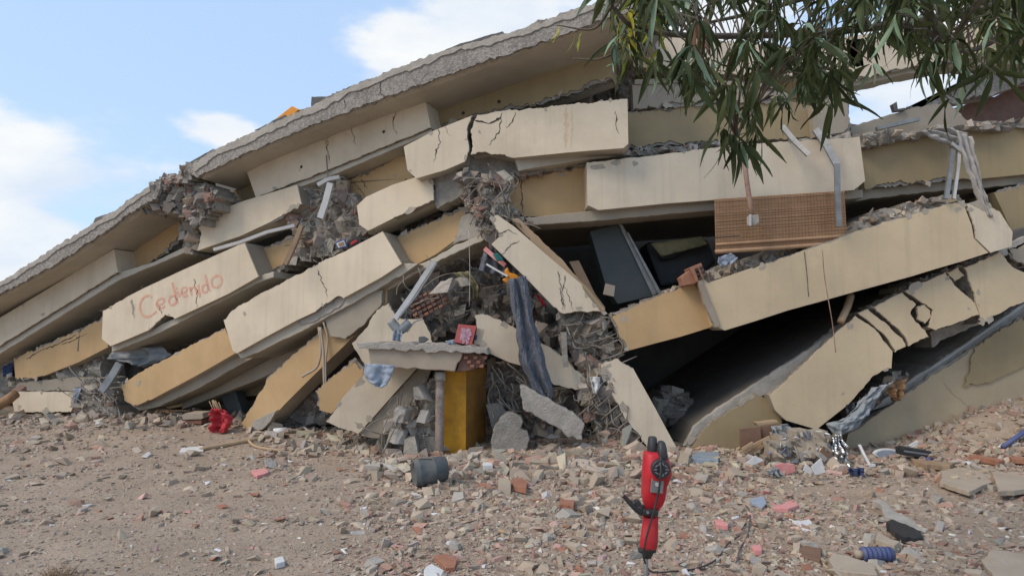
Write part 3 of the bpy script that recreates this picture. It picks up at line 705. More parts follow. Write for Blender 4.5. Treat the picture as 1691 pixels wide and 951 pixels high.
# ---- level 5
box([(19, 646), (122, 646), (122, 672), (118, 680), (26, 681)], 9.1, KL, .6, 'cream', {0, 3}, amp=.012, inset=.008, label='low cream balcony wall lying at the far left')
prism('floor_slab', [(19, 645), (122, 645), (160, 630), (168, 624), (120, 622), (30, 632)], 9.35, KL, 1.2, 'dust', B, .01, jit=.02)
box([(200, 636), (225, 618), (300, 578), (372, 541), (392, 582), (330, 617), (250, 660), (222, 673), (206, 662)], 9.0, KL, .45, 'ochre', {0, 1, 2, 6, 7, 8}, name='recessed_wall', amp=.015, inset=.022, label='ochre wall below and left of the long cream wall')
prism('floor_beam', [(222, 673), (250, 661), (330, 618), (392, 584), (470, 548), (480, 562), (400, 600), (330, 640), (262, 671), (230, 678)], 9.12, KL, .45, 'dust', B, .01, jit=.006)
box([(371, 528), (384, 512), (430, 486), (520, 438), (575, 412), (633, 383), (664, 436), (630, 458), (568, 492), (558, 490), (520, 516), (490, 529), (440, 556), (392, 583), (386, 578)], 8.75, KL, .5, 'cream', {0, 1, 2, 3, 8, 9}, side='ochre', amp=.018, inset=.012, label='longest cream balcony wall stepping down the middle left')
ribbon_on('crack', [(526, 446), (533, 465), (541, 478), (542, 490)], 8.75, KL, 2.2, 'black', B)
prism('ceiling_slab', [(392, 583), (490, 529), (520, 512), (568, 492), (664, 434), (690, 436), (664, 454), (575, 505), (500, 546), (430, 580), (398, 592)], 8.82, KL, 1.4, 'soffit', B, .01, jit=.01)
prism('broken_slab_end', [(489, 528), (500, 514), (532, 498), (560, 488), (572, 492), (560, 508), (520, 530), (495, 537)], 8.8, KL, .35, 'conc_light', B, .01, jit=.02)
box([(648, 392), (700, 370), (762, 343), (790, 360), (788, 374), (752, 400), (720, 420), (678, 442), (664, 436)], 9.15, KL, .4, 'ochre', {0, 1, 2, 3, 4}, name='recessed_wall', label='ochre wall ending at the central crushed column')
prism('broken_slab_end', [(762, 358), (776, 352), (792, 366), (800, 388), (760, 398), (748, 404)], 9.05, KL, .35, 'conc_light', B, .01, jit=.02)
prism('ceiling_slab', [(640, 462), (664, 448), (720, 424), (752, 404), (800, 386), (806, 394), (760, 414), (720, 434), (670, 462), (640, 480)], 9.0, KL, 1.2, 'soffit', B, .01, jit=.012)
# diagonal fallen wall in the middle
dg = box([(808, 362), (822, 355), (850, 376), (905, 424), (960, 470), (992, 514), (970, 516), (932, 518), (914, 508), (870, 460), (812, 403), (826, 391)], 8.7, 0, .14, 'cream', {0, 4, 5, 6, 7, 11}, amp=.02, inset=.012, label='cream wall panel fallen diagonally across the middle')
prism('panel_edge', [(842, 362), (856, 360), (930, 430), (1000, 510), (996, 520), (960, 478), (905, 428)], 8.78, 0, .35, 'palewood', B, .01, jit=.012, label='orange brown raw edge of the diagonal panel')
for c, w_ in (([(822, 388), (840, 380), (855, 388)], 2), ([(828, 422), (843, 405), (858, 398)], 2), ([(921, 448), (926, 480), (930, 512)], 2.6), ([(933, 455), (928, 486), (934, 512)], 2), ([(930, 470), (940, 490), (946, 512)], 1.6)):
    ribbon_on('crack', c, 8.7, 0, w_, 'black', B)
# right yellow beams
box([(1005, 520), (1070, 494), (1146, 467), (1163, 500), (1184, 537), (1124, 555), (1034, 579), (1020, 550)], 8.75, 0, .45, 'ochre', {0, 1, 6, 7}, name='recessed_wall', amp=.015, inset=.028, label='ochre wall over the right dark opening')
box([(1150, 447), (1168, 468), (1240, 443), (1323, 414), (1401, 385), (1480, 360), (1576, 334), (1590, 340), (1602, 372), (1606, 394), (1630, 418), (1500, 457), (1300, 512), (1196, 545), (1180, 538)], 8.55, 0, .5, 'cream_warmlit', {2, 3, 4, 5}, amp=.012, inset=.02, label='longest warm cream balcony wall slanting up to the right')
box([(1579, 334), (1630, 337), (1650, 348), (1670, 384), (1668, 407), (1634, 417), (1610, 394), (1605, 370), (1594, 340)], 8.55, 0, .5, 'cream', {0, 1, 6, 7}, amp=.012, inset=.012, label='cracked off end of the slanting warm wall')
prism('rendered_return', [(1146, 441), (1154, 446), (1190, 538), (1182, 541), (1164, 502)], 8.5, 0, .1, 'dust', B, .006, jit=.005)
ribbon_on('hanging_wire', [(1327, 416), (1331, 450), (1334, 490)], 8.55, 0, 1.0, 'black', B, jit=.2)
box([(1640, 318), (1691, 300), (1850, 290), (1850, 395), (1691, 396), (1670, 384), (1655, 350)], 9.3, 0, .5, 'ochre_dull_shaded', {0, 1}, name='recessed_wall', label='ochre wall at the right edge')
prism('floor_slab', [(1012, 542), (1190, 520), (1300, 488), (1630, 394), (1850, 332), (1850, 350), (1634, 410), (1300, 503), (1190, 534), (1020, 562)], 8.95, 0, 4.1, 'interior_shade', B, .01)
# ---- level 6, centre left
box([(400, 697), (424, 657), (440, 626), (516, 557), (560, 520), (600, 490), (640, 470), (640, 500), (584, 556), (520, 618), (470, 668), (436, 706), (410, 712)], 9.0, KL, .4, 'ochre', {0, 1, 2, 3, 4, 5}, name='recessed_wall', side='dust', soff='soffit', amp=.02, inset=.02, label='ochre wall leaning diagonally down to the rubble')
prism('broken_slab_end', [(412, 712), (418, 694), (444, 682), (458, 676), (446, 696), (432, 710)], 8.95, KL, .1, 'conc_light', B, .006, jit=.01)
prism('broken_slab_end', [(530, 512), (560, 492), (600, 488), (632, 478), (628, 506), (596, 540), (570, 560), (545, 556)], 8.88, KL, .3, 'dust', B, .01, jit=.02, label='dust covered concrete end above the leaning ochre wall')
box([(581, 567), (606, 540), (622, 512), (642, 500), (656, 524), (700, 527), (712, 552), (718, 576), (604, 606), (592, 585)], 9.3, 0, .3, 'cream', 'all', amp=.014, inset=.014, label='irregular cream wall piece behind the porch slab')
box([(520, 645), (586, 590), (604, 604), (600, 618), (548, 682), (528, 676)], 9.25, 0, .3, 'ochre', {0, 1, 5}, name='recessed_wall', label='small ochre wall between two leaning walls')
box([(538, 697), (566, 655), (602, 617), (640, 600), (700, 580), (705, 590), (668, 630), (620, 684), (592, 715), (560, 706)], 8.85, 0, .05, 'cream', {0, 1, 8, 9}, amp=.012, inset=.008, label='pale cream leaning wall left of the porch')
prism('leaning_slab', [(592, 716), (620, 685), (668, 631), (706, 592), (712, 612), (705, 632), (655, 690), (626, 724), (606, 722)], 8.88, 0, .6, 'dust', B, .01, jit=.012, label='dark slab edge of the pale leaning wall')
prism('leaning_slab', [(566, 655), (602, 617), (640, 600), (700, 580), (712, 600), (668, 632), (620, 686), (592, 716), (545, 700)], 8.93, 0, .6, 'dust', B, .01)
box([(784, 520), (797, 517), (822, 526), (857, 545), (862, 604), (840, 597), (800, 579), (790, 560)], 8.95, 0, .3, 'cream', {0, 1, 2, 6, 7}, amp=.012, inset=.01, label='cream wall piece right of the red picture')
box([(884, 562), (910, 575), (938, 592), (955, 612), (963, 618), (961, 645), (913, 636), (903, 616)], 8.95, 0, .3, 'cream', {1, 2, 3, 4, 5}, amp=.02, inset=.02, label='cream wall piece right of the hanging cloth')
box([(990, 604), (1000, 596), (1020, 592), (1045, 608), (1080, 672), (1119, 744), (1068, 737), (1031, 690), (1008, 650)], 8.75, 0, .4, 'cream', {0, 1, 2, 6, 7, 8}, amp=.02, inset=.016, label='cream leaning wall behind the demolition hammer')
# lower left back opening
prism('ceiling_slab', [(300, 660), (430, 600), (540, 540), (560, 560), (430, 625), (300, 676)], 9.7, KL, 2.2, 'soffit', B, .01)
prism('inner_beam', [(262, 668), (345, 640), (440, 626), (520, 622), (520, 650), (440, 652), (345, 660), (280, 676)], 10.3, KL, .4, 'ochre_dull_shaded', B, .01, jit=.01)
prism('grey_post', [(360, 645), (386, 640), (402, 684), (380, 690)], 9.9, KL, .2, 'charcoal', B, .01, label='grey post inside the lower left opening')
# ---- right bottom
prism('floor_slab', [(1128, 735), (1145, 702), (1180, 676), (1240, 636), (1400, 532), (1480, 481), (1640, 410), (1800, 340), (1800, 362), (1640, 434), (1486, 503), (1405, 553), (1262, 655), (1250, 662), (1175, 740)], 9.0, 0, 4.0, 'interior_shade', B, .01, jit=.006, label='grey floor slab running up behind the cracked wall')
prism('slab_edge', [(1128, 737), (1145, 704), (1180, 678), (1240, 638), (1400, 534), (1480, 483), (1640, 412), (1800, 342), (1800, 360), (1640, 432), (1486, 501), (1405, 551), (1262, 653), (1250, 660), (1175, 738)], 8.9, 0, .08, 'conc_light', B, .01, jit=.014)
box([(1134, 733), (1160, 704), (1243, 648), (1268, 660), (1290, 695), (1275, 742), (1190, 762), (1120, 762)], 8.85, 0, .3, 'ochre_dull_shaded', {0, 1, 6, 7}, name='recessed_wall', amp=.015, inset=.03, label='dull ochre wall end at the heap of papers')
ck = dict(amp=.014, inset=.008, core='conc', side='dust')
box([(1270, 652), (1330, 596), (1411, 521), (1440, 540), (1455, 556), (1473, 580), (1470, 608), (1440, 622), (1426, 640), (1400, 668), (1347, 708), (1297, 693), (1280, 677)], 8.7, 0, .35, 'cream_warmlit', {0, 1, 2, 3, 4, 6, 7, 8}, label='largest piece of the cracked wall, lower left', **ck)
box([(1416, 518), (1432, 510), (1462, 533), (1489, 558), (1495, 572), (1478, 582), (1458, 552)], 8.7, 0, .35, 'cream_warmlit', 'all', label='narrow second piece of the cracked wall', **ck)
box([(1438, 507), (1488, 483), (1512, 502), (1503, 518), (1512, 532), (1527, 545), (1533, 556), (1500, 572), (1492, 556), (1465, 530)], 8.7, 0, .35, 'cream_warmlit', 'all', label='third piece of the cracked wall', **ck)
box([(1511, 507), (1524, 501), (1536, 512), (1537, 524), (1527, 535), (1514, 528)], 8.72, 0, .3, 'cream_warmlit', 'all', label='small diamond shaped piece of the cracked wall', **ck)
box([(1492, 481), (1559, 449), (1575, 470), (1608, 499), (1615, 520), (1590, 530), (1544, 546), (1533, 540), (1539, 512), (1518, 498)], 8.7, 0, .35, 'cream_warmlit', {0, 1, 2, 4, 5, 7, 8, 9}, label='square piece of the cracked wall', **ck)
box([(1590, 442), (1650, 415), (1670, 440), (1691, 450), (1691, 498), (1660, 512), (1618, 536), (1614, 512), (1604, 480)], 8.7, 0, .35, 'cream_warmlit', {0, 1, 2, 4, 5, 6, 7, 8}, label='upper right piece of the cracked wall', **ck)
box([(1560, 450), (1580, 441), (1592, 455), (1576, 466)], 8.75, 0, .25, 'cream_warmlit', 'all', label='smallest wedge of the cracked wall', **ck)
box([(1662, 412), (1691, 400), (1850, 340), (1850, 430), (1691, 440), (1676, 432)], 8.9, 0, .4, 'dust', {0, 1, 4, 5}, label='dusty slab end at the right edge')
prism('cracked_wall_core', [(1412, 524), (1560, 455), (1600, 440), (1600, 500), (1540, 530), (1480, 560), (1440, 545)], 8.98, 0, .3, 'conc', B, .01, jit=.02)
prism('block_row', [(1535, 548), (1570, 536), (1612, 522), (1625, 532), (1560, 560), (1540, 574)], 9.1, 0, .4, 'conc', B, .01, jit=.02)
prism('floor_slab', [(1440, 676), (1480, 640), (1560, 588), (1691, 498), (1850, 400), (1850, 424), (1691, 522), (1560, 610), (1470, 668)], 9.3, 0, 3.5, 'conc_light', B, .01, jit=.02, label='grey floor slab above the bottom right wall')
prism('slab_edge', [(1440, 678), (1480, 642), (1560, 590), (1691, 500), (1850, 402), (1850, 424), (1691, 522), (1560, 610), (1470, 668)], 9.24, 0, .05, 'conc_light', B, .01, jit=.012)
tube('window_track', [PP(1500, 634, 9.25), PP(1560, 594, 9.25), PP(1691, 504, 9.25), PP(1760, 458, 9.25)], .018, 'whitemetal', B, curve=False, label='pale metal track on the lower right slab')
box([(1392, 745), (1400, 716), (1470, 668), (1530, 622), (1608, 572), (1691, 518), (1850, 420), (1850, 700), (1691, 745), (1500, 775)], 9.15, 0, .5, 'tanwall', {1, 2, 3, 4, 5}, name='recessed_wall', amp=.014, inset=.02, label='large dusty wall at bottom right, buried by rubble')
box([(1608, 574), (1691, 522), (1850, 424), (1850, 560), (1691, 605), (1640, 628), (1592, 640)], 9.1, 0, .05, 'ochre_dull_shaded', {0, 1, 5, 6}, name='recessed_wall', plaster=False, core='ochre_dull_shaded', amp=.03, label='ochre painted area of the bottom right wall')
ribbon_on('crack', [(1554, 630), (1572, 650), (1590, 665), (1600, 672)], 9.15, 0, 1.6, 'dust', B)
ribbon_on('stain', [(1527, 708), (1532, 718), (1536, 726)], 9.15, 0, 4, 'wood', B)
# ---- porch: slab, brick core, column, pipe
porch = prism('porch_slab', [(608, 572), (760, 573), (764, 582), (752, 614), (740, 612), (612, 606)], 8.25, 0, .9, 'tan', B, .012, jit=.018, label='short concrete porch slab over the yellow column')
prism('porch_side', [(764, 582), (776, 580), (800, 586), (797, 606), (752, 615)], 8.3, 0, .7, 'brickdark', B, .01, jit=.012, label='broken brick end of the porch slab')
prism('porch_top', [(588, 566), (700, 566), (804, 574), (806, 586), (760, 582), (608, 577), (592, 576)], 8.2, 0, 1.1, 'conc_light', B, .008, jit=.03, label='crumbling screed layer on the porch slab')
for i in range(7):
    x = 766 + 5.2 * i; y = 588 + (i % 3) * 7
    prism('brick', [(x, y), (x + 7, y), (x + 6, y + 5), (x, y + 5)], 8.26, 0, .12, 'terra', B, .003)
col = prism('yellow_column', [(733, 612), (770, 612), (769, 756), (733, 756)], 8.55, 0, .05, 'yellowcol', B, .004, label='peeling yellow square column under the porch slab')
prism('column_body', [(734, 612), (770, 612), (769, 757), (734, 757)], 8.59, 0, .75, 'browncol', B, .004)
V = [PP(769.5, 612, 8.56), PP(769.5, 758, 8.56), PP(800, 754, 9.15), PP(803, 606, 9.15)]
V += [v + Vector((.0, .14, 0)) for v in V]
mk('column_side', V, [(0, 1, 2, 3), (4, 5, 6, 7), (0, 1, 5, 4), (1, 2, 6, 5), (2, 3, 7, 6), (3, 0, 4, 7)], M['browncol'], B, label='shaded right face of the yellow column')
tube('pipe_post', [PP(727, 618, 8.4), PP(726, 680, 8.4), PP(725, 760, 8.4)], .055, 'peelpipe', B, seg=12, label='peeling round post beside the yellow column')
tube('pipe_collar', [PP(727, 614, 8.4), PP(727, 628, 8.4)], .068, 'conc_light', B, seg=12, curve=False)
prism('porch_step', [(676, 760), (800, 754), (960, 762), (962, 775), (800, 768), (690, 772)], 8.2, 0, .8, 'dust', B, .01, jit=.015)
for px in ([(806, 757), (812, 716), (826, 690), (846, 680), (862, 688), (872, 712), (874, 752), (840, 758)],):
    prism('broken_slab_end', px, 8.5, 0, .2, 'conc', B, .015, jit=.05, label='rough grey slab leaning right of the yellow column')
prism('broken_slab_end', [(802, 668), (826, 664), (842, 690), (815, 716)], 8.9, 0, .15, 'conc', B, .01, jit=.01)
prism('fallen_beam', [(858, 638), (872, 640), (950, 682), (966, 700), (962, 726), (938, 724), (920, 706), (890, 690), (864, 676)], 8.45, 0, .35, 'conc_light', B, .015, jit=.03, label='fallen concrete beam end right of the porch')
# ---- rubble masses
G3 = (('grey', 5), ('beige2', 2), ('dark', 1), ('conc', 0)) 
def RA(px, Y0, k, n, size=(.04, .22), cols=(('grey', 5), ('beige2', 2), ('dark', 2), ('terra2', 1)), amp=.12, surf='conc', name='concrete_debris', lab=None, **kw):
    S = rubble_area(px, Y0, k, name, n, size, cols, amp, 7, B, surf=surf, label=lab, **kw); S.build('loose_fragments', parent=B)
RA([(492, 308), (520, 300), (560, 290), (574, 318), (600, 332), (606, 372), (620, 384), (560, 420), (520, 425), (480, 440), (456, 452), (500, 395), (480, 360), (500, 340)], 9.2, KL, 420, lab='crushed grey column between the left balcony walls')
RA([(764, 286), (800, 292), (838, 292), (836, 340), (866, 360), (880, 372), (850, 366), (822, 356), (806, 362), (824, 392), (812, 402), (800, 392), (780, 350), (766, 330)], 9.0, 0, 520, (.04, .2), lab='crushed grey column at the centre with tangled bars', amp=.14)
RA([(690, 470), (720, 440), (780, 400), (812, 404), (860, 450), (915, 510), (990, 516), (1004, 560), (1000, 600), (960, 640), (900, 600), (860, 545), (800, 520), (720, 560), (660, 520), (640, 500)], 9.95, 0, 900, (.04, .26), amp=.22, lab='heap of crushed concrete below the central break')
RA([(630, 480), (700, 440), (720, 420), (800, 395), (812, 420), (790, 480), (730, 500), (690, 530), (660, 520)], 10.5, 0, 300, (.05, .25), cols=(('dark', 4), ('grey', 3), ('terra2', 2)), amp=.2)
RA([(925, 512), (992, 514), (1004, 540), (1020, 590), (1000, 604), (1008, 650), (1031, 690), (1068, 738), (1040, 756), (1000, 740), (975, 690), (958, 640), (965, 600), (930, 560)], 8.95, 0, 900, (.04, .26), amp=.14, lab='broken column with exposed bars right of centre')
RA([(628, 745), (650, 700), (690, 650), (722, 618), (722, 758), (640, 764)], 8.75, 0, 330, (.05, .3), cols=(('beige', 3), ('grey', 4), ('cream', 1)), amp=.15, lab='pale broken blocks left of the column', surf='conc_light')
RA([(800, 600), (850, 600), (905, 640), (960, 650), (980, 700), (990, 745), (870, 756), (872, 700), (840, 670), (806, 660)], 9.5, 0, 560, (.04, .24), amp=.18, lab='dark broken blocks right of the column')
RA([(0, 572), (60, 575), (190, 500), (240, 470), (300, 440), (330, 416), (405, 398), (400, 404), (210, 490), (172, 514), (100, 556), (25, 592), (0, 600)], 9.8, KL, 200, (.03, .16))
RA([(150, 600), (184, 575), (290, 545), (380, 500), (452, 455), (520, 430), (380, 512), (372, 540), (230, 610), (205, 632), (190, 655), (150, 650)], 10.2, KL, 300, (.03, .2))
RA([(0, 600), (26, 592), (28, 628), (74, 620), (170, 580), (175, 640), (200, 660), (230, 690), (140, 700), (130, 640), (20, 646), (0, 690)], 9.5, KL, 420, (.03, .2), cols=(('beige', 3), ('grey', 3), ('beige2', 3), ('terra2', 1)))
RA([(140, 628), (165, 624), (185, 640), (195, 690), (150, 692), (128, 684), (122, 664)], 9.1, KL, 190, (.03, .16), lab='grey broken end of the low left wall')
RA([(590, 375), (720, 335), (790, 318), (770, 345), (700, 372), (640, 386), (620, 396)], 9.7, KL, 160, (.03, .14))
RA([(560, 290), (580, 286), (672, 246), (680, 256), (600, 300), (566, 306)], 9.7, KL, 70, (.03, .12), cols=(('dark', 2), ('grey', 3), ('beige2', 2)))
RA([(840, 284), (960, 262), (1037, 250), (1180, 238), (1230, 236), (1100, 254), (969, 270), (840, 298)], 9.15, 0, 200, (.03, .12), cols=(('beige2', 3), ('grey', 3), ('terra2', 1), ('dark', 1)))
RA([(1300, 232), (1420, 222), (1520, 214), (1691, 196), (1850, 180), (1850, 200), (1691, 208), (1520, 226), (1420, 244)], 9.1, 0, 240, (.03, .14), cols=(('dark', 2), ('grey', 3), ('beige2', 2)))
RA([(1160, 452), (1200, 436), (1260, 420), (1310, 410), (1400, 378), (1440, 350), (1576, 322), (1580, 340), (1480, 364), (1400, 392), (1320, 420), (1220, 456), (1172, 472)], 8.9, 0, 420, (.03, .16), cols=(('beige2', 4), ('grey', 3), ('beige', 2), ('dark', 2), ('wood', 1)), amp=.08)
RA([(1005, 522), (1150, 462), (1160, 474), (1090, 500), (1010, 530)], 8.85, 0, 110, (.02, .09), cols=(('beige2', 4), ('pink', 2), ('beige', 2)), amp=.05)
RA([(1480, 480), (1560, 446), (1640, 414), (1660, 410), (1650, 418), (1560, 456), (1492, 488)], 8.85, 0, 110, (.02, .12))
RA([(1060, 700), (1075, 660), (1105, 640), (1140, 660), (1160, 700), (1180, 725), (1120, 745)], 10.0, 0, 260, (.05, .26), cols=(('dark', 3), ('grey', 2)), amp=.2)
RA([(1400, 676), (1470, 612), (1500, 618), (1480, 648), (1440, 680), (1400, 716), (1380, 712)], 9.3, 0, 120, (.03, .14))
RA([(470, 660), (520, 622), (540, 640), (548, 682), (540, 700), (470, 708), (440, 704)], 9.6, KL, 130, (.03, .18), cols=(('beige', 3), ('grey', 3), ('terra2', 2)))
RA([(730, 150), (880, 182), (1000, 100), (1040, 110), (1050, 180), (1000, 172), (860, 186), (726, 216)], 10.2, KL, 100, (.05, .3), cols=(('dark', 3), ('grey', 2)))
# brick lattice in the dark hollow left of centre
for r_ in range(5):
    for c_ in range(7):
        x = 674 + c_ * 8 + r_ * 2.5; y = 512 - c_ * 4.2 + r_ * 7 - 14
        prism('brick', [(x, y), (x + 6.5, y - 3.5), (x + 8, y + .5), (x + 1.5, y + 4)], 9.35, 0, .09, 'brickdark' if (r_ + c_) % 3 else 'terra', B, 0)
# ---- graffiti lettering
def gl(ps): ribbon_on('lettering', [(p.x, p.y) for p in smooth_pts([(*q, 0) for q in ps], 4)], 8.85, KL, 3.4, 'graffiti', B, jit=.25, proud=.0235, thick=.001)
def Z(*p): return [(160 + x / 5.593, 400 + y / 5.593) for x, y in p]
gl(Z((520, 510), (485, 492), (440, 515), (410, 570), (412, 630), (435, 675), (480, 688), (530, 665), (560, 635)))
gl(Z((562, 580), (600, 575), (632, 550), (618, 522), (584, 528), (562, 565), (575, 605), (610, 608), (638, 588)))
gl(Z((742, 510), (712, 492), (682, 515), (676, 560), (700, 582), (735, 562), (746, 515))); gl(Z((704, 372), (722, 440), (740, 500), (758, 560)))
gl(Z((752, 452), (762, 480), (776, 508))); gl(Z((742, 420), (750, 432)))
gl(Z((790, 470), (822, 462), (842, 436), (822, 416), (796, 432), (792, 475), (815, 500), (850, 488)))
gl(Z((866, 415), (876, 450), (886, 492))); gl(Z((876, 455), (886, 425), (908, 415), (926, 440), (936, 482)))
gl(Z((945, 395), (955, 450), (962, 512)))
gl(Z((1036, 405), (1008, 392), (984, 420), (990, 460), (1022, 458), (1040, 425))); gl(Z((1008, 298), (1022, 360), (1036, 410), (1052, 450)))
gl(Z((1100, 318), (1070, 350), (1072, 400), (1110, 420), (1150, 395), (1162, 345), (1138, 310), (1100, 318)))
# ---- tangled bars and wires on the ruin
def bars(n, reg, Y0, k, L=(40, 110), r=(.006, .010), m='rebar', ang=None):
    for _ in range(n):
        while True:
            x = random.uniform(min(p[0] for p in reg), max(p[0] for p in reg)); y = random.uniform(min(p[1] for p in reg), max(p[1] for p in reg))
            if inpoly(x, y, reg): break
        a = (ang if ang is not None else random.uniform(0, 6.28)) + random.gauss(0, .35); l_ = random.uniform(*L); P = []
        cx, cy = x, y
        for i in range(5):
            P.append(PP(cx, cy, Y0 - random.uniform(.02, .16), k)); cx += math.cos(a) * l_ / 4; cy += math.sin(a) * l_ / 4; a += random.gauss(0, .35)
        tube('reinforcing_bar', P, random.uniform(*r), m, B, seg=5)
bars(16, [(764, 290), (838, 292), (866, 360), (822, 380), (780, 350)], 8.85, 0, (30, 80))
bars(12, [(500, 310), (570, 300), (600, 370), (540, 415), (500, 400)], 9.05, KL, (25, 70))
bars(18, [(930, 520), (992, 518), (1010, 590), (1030, 690), (1060, 735), (1000, 730), (965, 640), (950, 570)], 8.85, 0, (40, 95), ang=1.05)
for i in range(9):   # stirrups round the broken column
    if i in (2, 6): continue
    x, y = 968 + i * 8.5 + random.uniform(-4, 4), 660 + i * 10.5 + random.uniform(-5, 5)
    tube('stirrup', [PP(x, y + 6, 8.8), PP(x + 14, y - 6, 8.72), PP(x + 34, y - 22, 8.76), PP(x + 40, y - 18, 8.9)], .009, 'rebar', B, seg=5)
for i in range(7):
    if i in (1, 4): continue
    x, y = 955 + i * 8 + random.uniform(-6, 6), 545 + i * 9 + random.uniform(-6, 6)
    tube('stirrup', [PP(x, y + 4, 8.8), PP(x + 22, y - 2, 8.74), PP(x + 50, y - 14, 8.82)], .008, 'rebar', B, seg=5)
bars(10, [(800, 600), (850, 600), (880, 660), (810, 690)], 8.8, 0, (40, 90), ang=.9)
bars(8, [(640, 640), (715, 620), (700, 740), (640, 750)], 8.6, 0, (40, 110), ang=2.0)
bars(10, [(660, 430), (790, 410), (780, 500), (690, 500)], 9.4, 0, (30, 80))
bars(10, [(135, 630), (190, 630), (190, 690), (140, 690)], 8.95, KL, (20, 60))
def tangle(n, reg, Y0, k, L_, m, lab):
    G = []
    for _ in range(n):
        for _t in range(80):
            x = random.uniform(min(p[0] for p in reg), max(p[0] for p in reg)); y = random.uniform(min(p[1] for p in reg), max(p[1] for p in reg))
            if inpoly(x, y, reg): break
        a = random.uniform(0, 6.28); P = []; st = random.uniform(*L_) / 6; cv = random.gauss(0, .35)
        for i in range(7):
            if i and not inpoly(x, y, reg): a += 1.2
            P.append(PP(x, y, Y0 - random.uniform(.02, .22), k)); x += math.cos(a) * st; y += math.sin(a) * st * .8 + .8; a += cv + random.gauss(0, .25)
        G.append(tube_geo(smooth_pts(P, 3), random.uniform(.003, .007), 4))
    V, Fc = join_geo(G); mk('tangled_wires', V, Fc, M[m], B, kind='stuff', label=lab)
tangle(26, [(925, 515), (992, 514), (1012, 560), (1005, 610), (1035, 690), (1066, 738), (1005, 738), (975, 690), (955, 640), (960, 600), (930, 560)], 8.9, 0, (40, 110), 'conc', 'tangle of wires on the broken column right of centre')
tangle(16, [(766, 290), (836, 292), (866, 358), (822, 356), (806, 362), (800, 390), (780, 350)], 8.9, 0, (30, 90), 'conc', 'tangle of wires on the central crushed column')
tangle(18, [(690, 470), (780, 400), (812, 404), (900, 510), (860, 545), (800, 520), (720, 560), (650, 520)], 9.6, 0, (40, 110), 'conc', 'wires in the central heap')
tangle(18, [(804, 605), (850, 605), (905, 645), (950, 660), (900, 690), (850, 680), (808, 690)], 9.2, 0, (40, 100), 'conc', 'wires hanging right of the yellow column')
tangle(12, [(500, 310), (560, 296), (600, 370), (560, 415), (500, 420)], 9.1, KL, (25, 80), 'conc', 'wires on the left crushed column')
tangle(14, [(135, 630), (195, 620), (200, 690), (140, 690)], 9.0, KL, (20, 60), 'paleblank', 'pale torn strips at the low left wall end')
tangle(8, [(640, 640), (718, 622), (718, 745), (640, 750)], 8.55, 0, (30, 90), 'conc', 'wires left of the peeling post')
tube('reinforcing_bar', [PP(705, 622, 8.5), PP(680, 660, 8.5), PP(655, 700, 8.4), PP(632, 748, 8.2)], .013, 'rebar', B, label='thick bent bar leaning left of the rusty post')
tube('hanging_wire', [PP(774, 380, 8.9), PP(776, 450, 8.9), PP(775, 505, 8.9)], .004, 'whitemetal', B)
tube('hanging_wire', [PP(1358, 412, 8.45), PP(1362, 460, 8.42), PP(1374, 530, 8.4), PP(1380, 582, 8.4)], .006, 'rust', B)
tube('hanging_wire', [PP(1405, 488, 9), PP(1398, 510, 8.8), PP(1388, 532, 8.7)], .05, 'palewood', B, label='round stick poking out above the cracked wall')
# ================================================================== FURNITURE AND LITTER OF THE RUIN
# cabinet
T = empty('cabinet', (1.55, 9.6, 2.0), label='tall charcoal cabinet leaning inside the dark upper room', category='cabinet')
prism('body', [(974, 382), (1020, 370), (1082, 488), (1020, 502), (1000, 470)], 9.5, 0, .45, 'charcoal', T, .006)
prism('edge_frame', [(1021, 369), (1028, 371), (1086, 484), (1078, 488)], 9.46, 0, .05, 'steel', T, .003)
prism('door_track', [(1034, 382), (1038, 384), (1094, 486), (1088, 487)], 9.42, 0, .03, 'steel', T, .003)
# black sofa
T = empty('armchair', (2.2, 9.9, 2.1), label='overturned black armchair wrapped in plastic inside the dark room', category='armchair')
prism('seat', [(1066, 404), (1074, 398), (1110, 408), (1168, 394), (1184, 432), (1150, 462), (1092, 474)], 9.9, 0, .6, 'blackfab', T, .05)
prism('armrest', [(1094, 418), (1160, 388), (1164, 400), (1118, 424), (1092, 430)], 9.75, 0, .2, 'blackfab', T, .04)
cloth('plastic_wrap', [(1075, 402), (1092, 424)], [(1160, 390), (1168, 404)], 9.68, 0, 'khaki', 3, .02, 14, 6, parent=T)
# loose planks in that room
for i, px in enumerate(([(940, 432), (956, 430), (990, 500), (978, 506)], [(955, 470), (965, 462), (1000, 508), (990, 514)])):
    tag(prism('plank', px, 9.3 - .2 * i, 0, .06, 'wood', None, .004), 'dusty plank leaning left of the charcoal cabinet, ' + ('upper one' if i == 0 else 'lower one'), 'plank')
tag(prism('broken_tile', [(1000, 468), (1016, 472), (1014, 490), (996, 486)], 9.2, 0, .03, 'dust'), 'small grey tile stack leaning on the cabinet foot', 'tile')
# hollow clay brick
T = empty('hollow_brick', (2.35, 8.5, 2.3), label='hollow clay brick with six square holes on the ochre wall edge', category='brick')
prism('shell', [(1139, 442), (1158, 434), (1168, 458), (1150, 466)], 8.5, 0, .3, 'terra', T, .004)
for r_ in range(3):
    for c_ in range(2):
        x, y = 1147 + c_ * 8 + r_ * 3, 444 + r_ * 7 - c_ * 3
        prism('hole', [(x, y), (x + 5.5, y - 2), (x + 7, y + 3), (x + 1.5, y + 5)], 8.494, 0, .02, 'black', T, 0)
prism('broken_side', [(1124, 458), (1140, 446), (1150, 468), (1128, 472)], 8.55, 0, .2, 'terra', T, .006, jit=.012)
tag(cloth('crumpled_bag', [(1186, 425), (1184, 434), (1190, 440)], [(1206, 418), (1218, 426), (1208, 436)], 8.6, 0, 'lightblue', 2, .03, 12, 10), 'crumpled pale plastic bag beside the bamboo blind', 'plastic bag')
